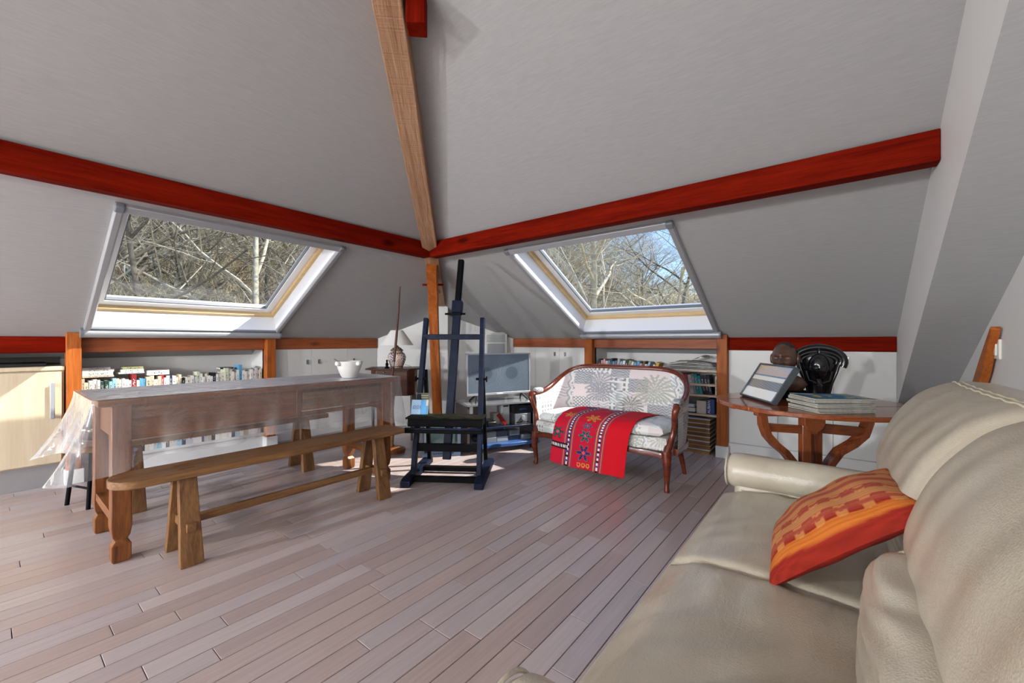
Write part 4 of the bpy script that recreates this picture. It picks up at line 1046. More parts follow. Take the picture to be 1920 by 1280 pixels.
def build_settee():
    t = thing('upholstered_settee', 'antique two-seat settee with carved wood frame and palm-print fabric', 'settee', (2.80, 1.425, 0), R(-90))
    MW = M_MAHOG('x')
    A, Bd = .575, .50
    def curve(th, off=0.):
        c, s = math.cos(th), math.sin(th)
        x = (A+off)*(1 if c > 0 else -1)*abs(c)**.32; y = .03+(Bd+off-.03)*abs(s)**.46
        return x, y
    def ztop(th): return .57+.215*abs(math.sin(th))**1.15
    tab = [math.pi*(.5-.5*math.cos(math.pi*k/4000)) for k in range(4001)]; cum = [0.]
    for k in range(4000):
        a, b = curve(tab[k]), curve(tab[k+1]); cum.append(cum[-1]+math.hypot(a[0]-b[0], a[1]-b[1]))
    import bisect
    def thmap(u):
        q = clamp(u)*cum[-1]; k = min(max(bisect.bisect_left(cum, q), 1), 4000); w = cum[k]-cum[k-1]
        return tab[k-1]+(tab[k]-tab[k-1])*((q-cum[k-1])/w if w > 0 else 0)
    N = 61; TH = [thmap(k/(N-1)) for k in range(N)]
    # top rail
    sec = [(-.018, -.014), (0, -.020), (.018, -.014), (.022, .002), (.014, .016), (0, .020), (-.014, .016), (-.022, .002)]
    pts = [(*curve(a), ztop(a)) for a in TH]
    r = obj('top_rail', MB().sweep(pts, sec, up=(0, 0, 1)), MW, t, 50)
    obj('rail_moulding', MB().tube([(*curve(a, -.012), ztop(a)+.014) for a in TH[2:-2]], .006, 6), M_MAHOG('y'), r, 60)
    # arm supports + front legs
    for sg in (-1, 1):
        q = [(sg*A, .03, .572), (sg*(A+.012), .005, .565), (sg*(A+.006), -.012, .54), (sg*(A-.004), .002, .50), (sg*(A-.012), .028, .44), (sg*(A-.02), .035, .39), (sg*(A-.034), .018, .33), (sg*(A-.045), -.008, .285), (sg*(A-.05), -.015, .25)]
        obj('arm_support', MB().sweep(q, sec, up=(0, 1, .2), scales=[.9, 1.05, 1.0, .85, .8, .85, 1.0, 1.15, 1.2]), MW, t, 60)
        lg = [(sg*(A-.05), -.015, .27), (sg*(A-.044), -.022, .22), (sg*(A-.042), -.022, .16), (sg*(A-.046), -.012, .09), (sg*(A-.05), -.006, .035), (sg*(A-.047), -.013, .012), (sg*(A-.046), -.016, 0)]
        obj('leg', MB().tube(lg, [.034, .030, .024, .018, .015, .019, .013], 14, up=(0, 1, 0)), MW, t, 60)
        lb = [(sg*(A-.10), Bd-.08, .27), (sg*(A-.09), Bd-.065, .16), (sg*(A-.075), Bd-.04, .05), (sg*(A-.07), Bd-.03, 0)]
        obj('leg', MB().tube(lb, [.024, .021, .016, .014], 12, up=(0, 1, 0)), MW, t, 60)
        ap = obj('arm_pad', MB().puff((sg*(A-.004), .085, .592), (.03, .055, .022), .7, 12), attrmat('palm_print_fabric', .85, .25, 500), t, 60)
        paint(ap, lambda co: fabric(co.y+.3, co.z))
    # seat rail
    fr = [(-A+.05, -.012), (-A+.16, -.03), (-.25, -.052), (0, -.062), (.25, -.052), (A-.16, -.03), (A-.05, -.012)]
    def cr2(P, n):
        out = []
        for i in range(len(P)-1):
            p = [P[max(0, i-1)], P[i], P[i+1], P[min(len(P)-1, i+2)]]
            for k in range(n):
                f = k/n; out.append(tuple(.5*((2*p[1][q])+(-p[0][q]+p[2][q])*f+(2*p[0][q]-5*p[1][q]+4*p[2][q]-p[3][q])*f*f+(-p[0][q]+3*p[1][q]-3*p[2][q]+p[3][q])*f**3) for q in (0, 1)))
        out.append(P[-1]); return out
    front = cr2(fr, 8)
    def zlow(x): return .245+.028*math.cos(x/A*math.pi*1.0)*1.0-.006*math.cos(x/A*math.pi*4)
    obj('front_apron', MB().sweep([(x, y, zlow(x)+.018) for x, y in front], [(-.014, -.02), (.014, -.016), (.017, .004), (.012, .02), (-.014, .02)]), MW, t, 50)
    side = [curve(a, -.005) for a in TH]
    obj('side_rail', MB().sweep([(x, y, .265) for x, y in side], [(-.014, -.022), (.016, -.018), (.018, .006), (.012, .022), (-.014, .022)]), MW, t, 50)
    m = MB()
    for i in range(0, len(front)-1):
        for f in (0, .5):
            x = front[i][0]*(1-f)+front[i+1][0]*f; y = front[i][1]*(1-f)+front[i+1][1]*f
            m.puff((x, y-.018, zlow(x)+.043), (.0045, .0045, .0045), 1, 2)
    obj('nailhead_trim', m, mat('aged_brass', S(110, 84, 50), .35, .8), t)
    MF = attrmat('palm_print_fabric', .85, .25, 500)
    # upholstered back: inner + outer shell
    def shell(off, puffy, z0):
        def fn(u, v):
            th = thmap(u); zt = ztop(th)-.012
            z = z0+(zt-z0)*v; b = puffy*math.sin(math.pi*v)**.7*(.35+.65*abs(math.sin(th)))
            lean = .045*(1-v)*abs(math.sin(th))
            x, y = curve(th, off-b-lean)
            return (x, y, z)
        return fn
    L = 1.55
    for nm, off, pf, z0, nu, nv in (('inner_back', -.014, .035, .33, 300, 110), ('outer_back', .008, -.012, .275, 200, 60)):
        o = obj(nm, MB().grid(shell(off, pf, z0), nu, nv), MF, t, 80, fix=False)
        def cf(co, nm=nm):
            th = math.atan2(max(0, co.y-.03)/Bd, co.x/A)
            # arc-length like coordinate, mirrored so the print reads left to right
            s = .48+.0-(-co.x)*.82 if co.y > .3 else (.48+co.x*.82+(.3-co.y)*(1 if co.x > 0 else -1)*.8)
            return fabric(s, co.z-.40)
        paint(o, cf)
    # seat body and cushion
    def seatplan(sc):
        P = [(x*sc, (y-.2)*sc+.2) for x, y in front]+[(curve(a, -.03)[0]*sc, (curve(a, -.03)[1]-.2)*sc+.2) for a in TH[3:-3]]
        return P
    P = seatplan(1.0); n = len(P); m = MB(); vs = []
    P = [(P[i][0]*(1-f)+P[(i+1) % n][0]*f, P[i][1]*(1-f)+P[(i+1) % n][1]*f) for i in range(n) for f in (0, .25, .5, .75)]; n = len(P)
    ZL = [(.272, .985), (.286, .995), (.30, 1.0), (.309, 1.0), (.318, 1.0), (.327, 1.0), (.335, 1.0), (.345, .995), (.355, .985)]; nz = len(ZL)
    for z, k in ZL:
        for x, y in P: vs.append((x*k, (y-.2)*k+.2, z))
    fs = [(i*n+j, i*n+(j+1) % n, (i+1)*n+(j+1) % n, (i+1)*n+j) for i in range(nz-1) for j in range(n)]+[tuple(range(n))[::-1], tuple(range((nz-1)*n, nz*n))]
    o = obj('seat_body', m.add(vs, fs), MF, t, 60); paint(o, lambda co: fabric(co.x*1.2+.4, co.z*1.5-.3))
    def cush(u, v):
        a = 2*math.pi*u; rr = 1-abs(1-2*v)**3.0; 
        return None
    nr = 46; m = MB(); vs = []
    ins = [(.62, 0), (.94, .008), (1.0, .03), (.985, .052), (.93, .074), (.8, .086), (.6, .094), (.4, .098), (.2, .10)]
    ins = [(ins[i][0]*(1-f)+ins[i+1][0]*f, ins[i][1]*(1-f)+ins[i+1][1]*f) for i in range(len(ins)-1) for f in (0, .2, .4, .6, .8)]+[ins[-1]]
    Pn = []
    for i in range(n):      # densify
        for f in (0,): Pn.append((P[i][0]*(1-f)+P[(i+1) % n][0]*f, P[i][1]*(1-f)+P[(i+1) % n][1]*f))
    n2 = len(Pn)
    for k, z in ins:
        for x, y in Pn: vs.append((x*k*.955, (y-.19)*k*.94+.185, .353+z))
    fs = [(i*n2+j, i*n2+(j+1) % n2, (i+1)*n2+(j+1) % n2, (i+1)*n2+j) for i in range(len(ins)-1) for j in range(n2)]
    vs.append((0, .185, .454)); c = len(vs)-1; fs += [((len(ins)-1)*n2+j, (len(ins)-1)*n2+(j+1) % n2, c) for j in range(n2)]
    o = obj('seat_cushion', m.add(vs, fs), MF, t, 60)
    sub = o.modifiers.new('subdivide', 'SUBSURF'); sub.levels = 0; sub.render_levels = 0
    paint(o, lambda co: fabric(co.x*1.1+.5, co.y+co.z*1.3))
    # throw -------------------------------------------------------
    th = thing('embroidered_throw', 'crimson embroidered throw draped over the front of the patterned settee', 'throw', (2.80, 1.425, 0), R(-90))
    prof = [(.36, .447), (.28, .458), (.18, .4615), (.08, .459), (.0, .448), (-.035, .430), (-.062, .405), (-.078, .37), (-.086, .33), (-.090, .27), (-.092, .20), (-.094, .13), (-.096, .055)]
    def tf(u, v):
        q = v*(len(prof)-1); i = min(int(q), len(prof)-2); f = q-i
        y = prof[i][0]*(1-f)+prof[i+1][0]*f; z = prof[i][1]*(1-f)+prof[i+1][1]*f
        x = -.335+.60*u+.09*(1-v)*(1.0)+.0*v
        if v > .45: y -= .012*math.sin(u*9+.6)*(v-.45)/.55+.006*math.sin(u*21)*(v-.45); z -= .03*u*(v-.45)/.55*0
        else: z += .004*math.sin(u*11+v*9)
        if v > .5: z -= (v-.5)*2*(.012*math.sin(u*5)+.035*u-.03)
        return (x, y, max(z, .02))
    nu, nv = 150, 190
    vs = [tf(i/(nu-1), j/(nv-1)) for j in range(nv) for i in range(nu)]
    m = MB().grid(tf, nu, nv); o = obj('cloth', m, attrmat('embroidered_cotton', .9, .3, 300), th, 80, fix=False)
    sol = o.modifiers.new('solid', 'SOLIDIFY'); sol.thickness = .004; sol.offset = 1
    a = o.data.color_attributes.new('Col', 'FLOAT_COLOR', 'POINT'); buf = []
    RED, BL, WH, BK, GN, YL, PU = S(188, 18, 46)[:3], S(40, 70, 120)[:3], S(226, 222, 216)[:3], S(30, 14, 30)[:3], S(30, 110, 104)[:3], S(206, 150, 60)[:3], S(86, 40, 120)[:3]
    def thr(u, v):
        c = RED if u < .72 else S(200, 12, 30)[:3]
        for b in (.235, .655):
            d = abs(u-b)
            if d < .022:
                c = BK
                if d < .011 and math.sin(v*150) > -.1: c = WH
                elif math.sin(v*75) > .3: c = S(70, 60, 120)[:3]
            for e in (.036, .048, .062):
                if abs(d-e) < .004: c = BL if e != .048 else YL
        if u < .23 and abs(v-.83) < .03:
            c = BK
            if abs(v-.83) < .012 and math.sin(u*260) > 0: c = WH
        for cu, cv, rr, k1, k2 in ((.45, .86, .085, PU, GN), (.45, .70, .075, GN, S(60, 120, 150)[:3]), (.07, .70, .08, GN, BK), (.13, .36, .07, YL, S(230, 120, 60)[:3]), (.47, .40, .085, YL, S(226, 140, 50)[:3]), (.52, .13, .08, S(60, 140, 150)[:3], GN), (.15, .10, .06, PU, GN), (.45, .56, .06, S(50, 120, 140)[:3], BL)):
            dx, dy = u-cu, (v-cv)*1.25; r = math.hypot(dx, dy)
            if r < rr*1.25:
                an = math.atan2(dy, dx); pet = rr*(.72+.38*math.cos(an*6))
                if r < pet: c = k1 if math.sin(r*260) > -.2 else BK
                elif r < pet+.008: c = k2
                if r < rr*.25: c = S(220, 80, 80)[:3]
        if .36 < u < .56 and v > .95:
            for q in (.40, .46, .52):
                r = math.hypot(u-q, (v-.965)*1.2)
                if .014 < r < .024: c = YL
        return c
    for j in range(nv):
        for i in range(nu):
            c = thr(i/(nu-1), j/(nv-1)); buf += [c[0], c[1], c[2], 1]
    a.data.foreach_set('color', buf)
    m = MB(); r = random.Random(2)
build_settee()

# ------------------------------------------------------------------ round table and the things on it
RT = Vector((2.868, .129, 0)); RA = R(-51.7)
def rt(l, f, z=0):      # lateral (to the right), away, up  -> world
    return (RT.x+.6198*l+.7848*f, RT.y-.7848*l+.6198*f, z)
def build_round_table():
    t = thing('round_table', 'round cherrywood wine-tasting table with curved legs behind the sofa arm', 'table', RT, RA)
    MC = M_CHERRY('x'); r = .475; zt = .66
    ys = [-r, -.17, .15, r]
    for k in range(3):
        a0, a1 = math.asin(ys[k]/r), math.asin(ys[k+1]/r); n = 16; g = .0007
        poly = [(r*math.cos(a0+(a1-a0)*i/n), min(max(r*math.sin(a0+(a1-a0)*i/n), ys[k]+g), ys[k+1]-g)) for i in range(n+1)]
        poly += [(-x, y) for x, y in poly[::-1]]
        P = []
        for q in poly:
            if not P or math.hypot(q[0]-P[-1][0], q[1]-P[-1][1]) > 1e-4: P.append(q)
        if math.hypot(P[0][0]-P[-1][0], P[0][1]-P[-1][1]) < 1e-4: P.pop()
        obj('top_board', MB().prism(P, 'z', zt-.024, zt), MC, t, bevel=.004)
    for y in (-.12, .12): obj('batten', MB().box(-.38, .40, y-.02, y+.02, zt-.055, zt-.024), MC, t, bevel=.003)
    mz = M_CHERRY('z')
    for x, y in ((-.047, -.02), (.052, .03)): obj('post', MB().box(x-.024, x+.024, y-.02, y+.02, 0, zt-.055), mz, t, bevel=.003)
    q = [(-.075+.055*math.cos(R(a)), zt-.085+.055*math.sin(R(a))) for a in range(180, 361, 15)]
    obj('half_moon_block', MB().prism([(-.13, zt-.024), (-.13, zt-.085)]+q[1:-1]+[(-.02, zt-.085), (-.02, zt-.024)], 'y', -.14, -.115), MC, t, bevel=.002)
    obj('rail', MB().beam((-.27, -.02, .525), (.02, -.02, .505), .028, .045), MC, t, bevel=.003)
    obj('rail', MB().beam((.0, .03, .515), (.33, .03, .485), .028, .055), MC, t, bevel=.003)
    sec = [(-.017, -.026), (.017, -.026), (.017, .026), (-.017, .026)]
    obj('curved_leg', MB().sweep([(-.285, -.02, zt-.055), (-.28, -.02, .54), (-.258, -.02, .48), (-.215, -.02, .43), (-.16, -.02, .385), (-.115, -.02, .33), (-.088, -.02, .24), (-.10, -.02, .12), (-.16, -.02, 0)], sec, up=(0, 1, 0), scales=[(1, .8)]+[(1, 1)]*8), mz, t, 40)
    obj('curved_leg', MB().sweep([(.345, .03, zt-.055), (.345, .03, .54), (.32, .03, .47), (.26, .03, .42), (.18, .03, .375), (.13, .03, .31), (.095, .03, .22), (.105, .03, .12), (.17, .03, 0)], sec, up=(0, 1, 0), scales=[(1, .8)]+[(1, 1.1)]*8), mz, t, 40)
build_round_table()
def build_table_items():
    # framed picture, flat horizontal colour bands
    BL, BRr = Vector((2.929, .49, .668)), Vector((2.592, .285, .668)); ex = (BRr-BL).normalized(); w = (BRr-BL).length
    up = Vector((.062, -.102, .194)).normalized(); ez = ex.cross(up); h = .232
    t = thing('framed_picture', 'leaning grey-framed picture of horizontal colour bands on the round table', 'picture')
    t.matrix_world = Matrix(((ex.x, up.x, ez.x, BL.x), (ex.y, up.y, ez.y, BL.y), (ex.z, up.z, ez.z, BL.z), (0, 0, 0, 1)))
    f = .009
    obj('frame', MB().box(0, w, 0, f, -.028, .006).box(0, w, h-f, h, -.028, .006).box(0, f, f, h-f, -.028, .006).box(w-f, w, f, h-f, -.028, .006), mat('grey_frame', S(92, 100, 104), .35, .5), t, bevel=.002)
    obj('backing', MB().box(f, w-f, f, h-f, -.026, -.006), M_DARKPLASTIC, t)
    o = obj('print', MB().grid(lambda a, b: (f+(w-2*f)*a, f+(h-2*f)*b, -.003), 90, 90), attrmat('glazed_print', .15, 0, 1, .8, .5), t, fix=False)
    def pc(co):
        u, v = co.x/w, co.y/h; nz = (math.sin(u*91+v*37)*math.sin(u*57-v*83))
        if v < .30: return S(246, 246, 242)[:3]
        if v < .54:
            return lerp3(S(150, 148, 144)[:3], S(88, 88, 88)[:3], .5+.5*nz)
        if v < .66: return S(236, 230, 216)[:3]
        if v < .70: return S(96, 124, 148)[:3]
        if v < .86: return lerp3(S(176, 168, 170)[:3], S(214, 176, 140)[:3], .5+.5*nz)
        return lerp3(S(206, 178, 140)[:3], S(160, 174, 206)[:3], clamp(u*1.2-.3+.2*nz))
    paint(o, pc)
    obj('easel_strut', MB().beam((w*.5, h*.75, -.028), (w*.5, .012, -.095), .03, .004), M_DARKPLASTIC, t)
    # bust ------------------------------------------------------
    c = (2.985, .262, .6605)
    t = thing('bronze_bust', 'dark bronze bust of a bald man behind the leaning picture', 'bust', c, RA+R(-47))
    mb = mat('dark_bronze', S(86, 62, 50), .3, .1, vary=.3, vscale=20, bump=.1, bscale=60)
    def g(d, p, s): return math.exp(-sum(((d[i]-p[i])/s[i])**2 for i in range(3)))
    m = MB(); nu, nv = 56, 48
    def head(u, v):
        th = 2*math.pi*u; ph = math.pi*(v-.5)
        d = (math.cos(ph)*math.sin(th), -math.cos(ph)*math.cos(th), math.sin(ph))   # -y is the face
        x, y, z = d[0]*.066, d[1]*.082, d[2]*.098
        if d[2] < 0: k = 1-.28*(-d[2])**1.5; x *= k; y *= (1-.10*(-d[2]))
        s = 0
        s += .030*g(d, (0, -1, -.12), (.15, .5, .20))+.014*g(d, (0, -1, -.22), (.24, .5, .10))       # nose
        s += .013*g(d, (0, -.95, .24), (.55, .5, .09))                                                 # brow
        for e in (-1, 1):
            s -= .024*g(d, (e*.36, -.92, .06), (.2, .5, .13)); s += .008*g(d, (e*.36, -.92, .04), (.10, .4, .05))
            s += .006*g(d, (e*.55, -.8, -.22), (.2, .4, .2))
        s += .013*g(d, (0, -.85, -.46), (.26, .5, .06))+.010*g(d, (0, -.8, -.62), (.22, .5, .06))-.006*g(d, (0, -.83, -.56), (.28, .5, .025))
        s += .007*g(d, (0, -.6, -.82), (.25, .4, .15))
        ln = math.sqrt(x*x+y*y+z*z); k = 1+s/ln
        return (x*k, y*k, .235+z*k)
    m.grid(head, nu, nv, True); obj('head', m, mb, t, 80)
    for e in (-1, 1): obj('ear', MB().puff((e*.068, .012, .235), (.010, .020, .030), .8, 8), mb, t, 60)
    obj('hair', MB().grid(lambda u, v: ((.0685*math.cos(math.pi*(v*.28+.22))*math.sin(2*math.pi*u), .084*math.cos(math.pi*(v*.28+.22))*-math.cos(2*math.pi*u)+.008, .238+.10*math.sin(math.pi*(v*.28+.22)))), 40, 16, True), mat('bronze_hair', S(52, 44, 42), .6, .2, bump=.9, bscale=220), t, 80)
    obj('neck', MB().tube([(0, .02, .09), (0, .012, .13), (0, .006, .18)], [.06, .045, .044], 20), mb, t, 60)
    obj('shoulders', MB().sweep([(0, .015, .045), (0, .015, .085), (0, .015, .12), (0, .02, .14)], [(math.cos(R(a)), math.sin(R(a))) for a in range(0, 360, 18)], up=(0, 1, 0), scales=[(.085, .055), (.115, .065), (.095, .058), (.055, .045)]), mb, t, 60)
    obj('plinth', MB().prism([(-.09, -.055), (.09, -.055), (.10, .06), (-.10, .06)], 'z', 0, .05), M_BLACK, t, bevel=.006)
    # carved mask -----------------------------------------------------
    p = rt(.205, .225); t = thing('carved_mask', 'black carved wooden mask with domed headdress standing on the round table', 'mask', (p[0], p[1], .6645), RA+R(-30))
    mk = mat('black_polished_wood', S(20, 20, 24), .22, coat=.4, bump=.05, bscale=50)
    m = MB()
    def body(u, v):
        th = 2*math.pi*u; z = .315*v
        w = .055+.062*sst(0, .75, v); d = .035+.028*sst(0, .7, v)
        if v > .72: k = math.sqrt(max(0, 1-((v-.72)/.28)**2)); w *= k; d *= k
        y = -d*math.cos(th); x = w*math.sin(th)
        y += .012*math.exp(-(x/.04)**2)*(1 if y < 0 else 0)*sst(.1, .5, v)*0
        return (x, y, z)
    m.grid(body, 44, 34, True).add([body(i/44, 0) for i in range(44)], [tuple(range(44))]); obj('body', m, mk, t, 80)
    # headdress arches
    for k, (w, zt, r) in enumerate(((.125, .30, .020), (.108, .275, .012), (.088, .255, .010))):
        pts = [(w*math.cos(R(a)), -.038-.006*k, .215+(zt-.215)*math.sin(R(a))) for a in range(-22, 203, 9)]
        obj('headdress_arch', MB().tube(pts, r, 10, up=(0, 1, 0)), mk, t, 60)
    obj('crest', MB().tube([(0, -.05, .245), (0, -.058, .27), (0, -.045, .305), (0, -.01, .32)], [.008, .010, .010, .008], 8), mk, t, 60)
    for e in (-1, 1):
        obj('horn_knob', MB().puff((e*.128, -.03, .208), (.018, .016, .012), .8, 8), mk, t, 60)
        obj('side_braid', MB().tube([(e*.10, -.045, .21), (e*.085, -.052, .15), (e*.062, -.05, .08), (e*.05, -.04, .0)], [.010, .009, .008, .007], 8), mk, t, 60)
        obj('arm', MB().tube([(e*.062, -.055, .155), (e*.05, -.068, .10), (e*.015, -.078, .085)], [.009, .008, .007], 8), mk, t, 60)
    def face(u, v):
        th = 2*math.pi*u; ph = math.pi*(v-.5); d = (math.cos(ph)*math.sin(th), -math.cos(ph)*math.cos(th), math.sin(ph))
        x, y, z = d[0]*.054, d[1]*.046, d[2]*.078
        if d[2] < 0: x *= 1-.35*(-d[2])**1.3
        s = .008*g(d, (0, -1, -.22), (.10, .5, .25))+.005*g(d, (0, -.9, -.62), (.16, .5, .07))
        for e in (-1, 1): s -= .006*g(d, (e*.36, -.92, -.10), (.24, .5, .12)); s += .004*g(d, (e*.36, -.92, -.14), (.16, .5, .05))
        y -= s
        return (x, y-.052, .185+z)
    obj('face', MB().grid(face, 48, 40, True), mk, t, 80)
    obj('beard', MB().tube([(0, -.075, .11), (0, -.082, .07), (0, -.075, .02), (0, -.06, 0)], [.014, .018, .02, .022], 12), mk, t, 60)
    # magazines ------------------------------------------------------
    ctr = (2.588, .038); r = random.Random(11)
    for k in range(9):
        top = k == 8
        o = thing('magazine', 'blue and yellow covered magazine on top of the stack on the round table' if top else 'grey-edged magazine, %s from the bottom of the stack on the round table' % ('first second third fourth fifth sixth seventh eighth'.split()[k]), 'magazine', (ctr[0]+r.uniform(-.008, .008), ctr[1]+r.uniform(-.008, .008), .6605+.0078*k), RA+R(r.uniform(-4, 4)), None if top else 'magazines stacked on the round table')
        th = .0072
        obj('pages', MB().box(-.138, .138, -.103, .103, .0006, th-.0006), mat('grey_pages', S(176, 172, 160), .7, vary=.2, vscale=60), o, bevel=.001)
        if top:
            q = obj('cover', MB().grid(lambda a, b: (-.14+.28*a, -.105+.21*b, th+.0035*math.exp(-((a)/.18)**2)), 80, 60), attrmat('printed_cover', .5, 0), o)
            def mc(co):
                u, v = (co.x+.14)/.28, (co.y+.105)/.21
                n = math.sin(u*17+3*math.sin(v*9))*math.sin(v*13+2*math.sin(u*7))
                c = S(48, 118, 156)[:3]
                if n > .25 and .15 < u < .75 and .2 < v < .75: c = S(220, 190, 70)[:3]
                elif n < -.5: c = S(30, 84, 120)[:3]
                if v > .86 and u < .4: c = S(200, 220, 230)[:3]
                if u > .8 and math.sin(v*60) > .2: c = S(214, 206, 150)[:3]
                return c
            paint(q, mc)
        else: obj('cover', MB().box(-.14, .14, -.105, .105, th-.0006, th), mat('magazine_cover%d' % (k % 3), (S(150, 150, 146), S(196, 196, 190), S(110, 118, 118))[k % 3], .45), o)
build_table_items()

# ------------------------------------------------------------------ books
def book_material():
    m, nt, p, N, L = newmat('book_cover'); p.inputs['Roughness'].default_value = .5
    oi = N.new('ShaderNodeObjectInfo'); tc = N.new('ShaderNodeTexCoord'); se = N.new('ShaderNodeSeparateXYZ'); L.new(tc.outputs['Object'], se.inputs[0])
    mp = N.new('ShaderNodeMapping'); mp.inputs['Scale'].default_value = (4, 0, 26); L.new(tc.outputs['Object'], mp.inputs[0])
    ad = N.new('ShaderNodeVectorMath'); L.new(mp.outputs[0], ad.inputs[0]); ml = N.new('ShaderNodeMath'); ml.operation = 'MULTIPLY'; ml.inputs[1].default_value = 91; L.new(oi.outputs['Random'], ml.inputs[0]); L.new(ml.outputs[0], ad.inputs[1])
    t = N.new('ShaderNodeTexNoise'); t.inputs['Scale'].default_value = 1; t.inputs['Detail'].default_value = 2; L.new(ad.outputs[0], t.inputs[0])
    def cmp(a, op, val):
        n = N.new('ShaderNodeMath'); n.operation = op; L.new(a, n.inputs[0]); n.inputs[1].default_value = val; return n.outputs[0]
    ab = N.new('ShaderNodeMath'); ab.operation = 'ABSOLUTE'; L.new(se.outputs[0], ab.inputs[0])
    fac = None
    for o in (cmp(t.outputs[0], 'GREATER_THAN', .54), cmp(ab.outputs[0], 'LESS_THAN', .26), cmp(se.outputs[2], 'GREATER_THAN', .2), cmp(se.outputs[2], 'LESS_THAN', .82), cmp(se.outputs[1], 'LESS_THAN', -.49)):
        if fac is None: fac = o
        else:
            n = N.new('ShaderNodeMath'); n.operation = 'MULTIPLY'; L.new(fac, n.inputs[0]); L.new(o, n.inputs[1]); fac = n.outputs[0]
    mx = N.new('ShaderNodeMix'); mx.data_type = 'RGBA'; L.new(fac, mx.inputs[0]); L.new(oi.outputs['Color'], mx.inputs[6])
    cc = N.new('ShaderNodeCombineColor'); 
    for q in range(3): L.new(oi.outputs['Alpha'], cc.inputs[q])
    L.new(cc.outputs[0], mx.inputs[7]); L.new(mx.outputs[2], p.inputs['Base Color']); return m
M_BOOK = book_material()
def unit_book():
    m = MB(); c = .06
    m.box(-.5, .5, -.5, -.47, 0, 1); m.box(-.5, -.5+c, -.47, .5, 0, 1); m.box(.5-c, .5, -.47, .5, 0, 1)
    m.mat = 1; m.box(-.5+c, .5-c, -.47, .48, .015, .985); return m.mesh('book')
UB = unit_book(); UB.materials.append(M_BOOK); UB.materials.append(M_PAPER)
CN = {'white': (232, 230, 224), 'cream': (222, 214, 190), 'pale grey': (200, 202, 204), 'pale green': (206, 214, 186), 'light blue': (150, 196, 210), 'sky blue': (96, 160, 196), 'dark red': (140, 34, 44), 'bright red': (196, 36, 40), 'navy': (38, 42, 74), 'black': (26, 26, 30), 'teal': (30, 140, 146), 'dark green': (40, 66, 58), 'orange-yellow': (206, 160, 40), 'pink': (214, 160, 166), 'brown': (108, 66, 48), 'grey': (134, 136, 140), 'beige': (206, 190, 168), 'olive': (150, 152, 110)}
def book(loc, t, h, d, col, place, rz=0, lean=0, lying=False, cat='book', group=None):
    o = bpy.data.objects.new('book', UB); COL.objects.link(o)
    b = S(*CN[col]); lum = sum(b[:3])/3; o.color = (b[0], b[1], b[2], .05 if lum > .25 else .7)
    o.scale = (t, d, h)
    if lying: o.rotation_euler = Matrix.Rotation(rz, 3, 'Z').to_4x4().to_3x3().to_euler() if False else (0, R(90), rz)
    else: o.rotation_euler = (0, lean, rz)
    o.location = loc
    tag(o, '%s %s' % (col+('-spined' if not lying else ' covered'), place), cat, group or place)
    return o
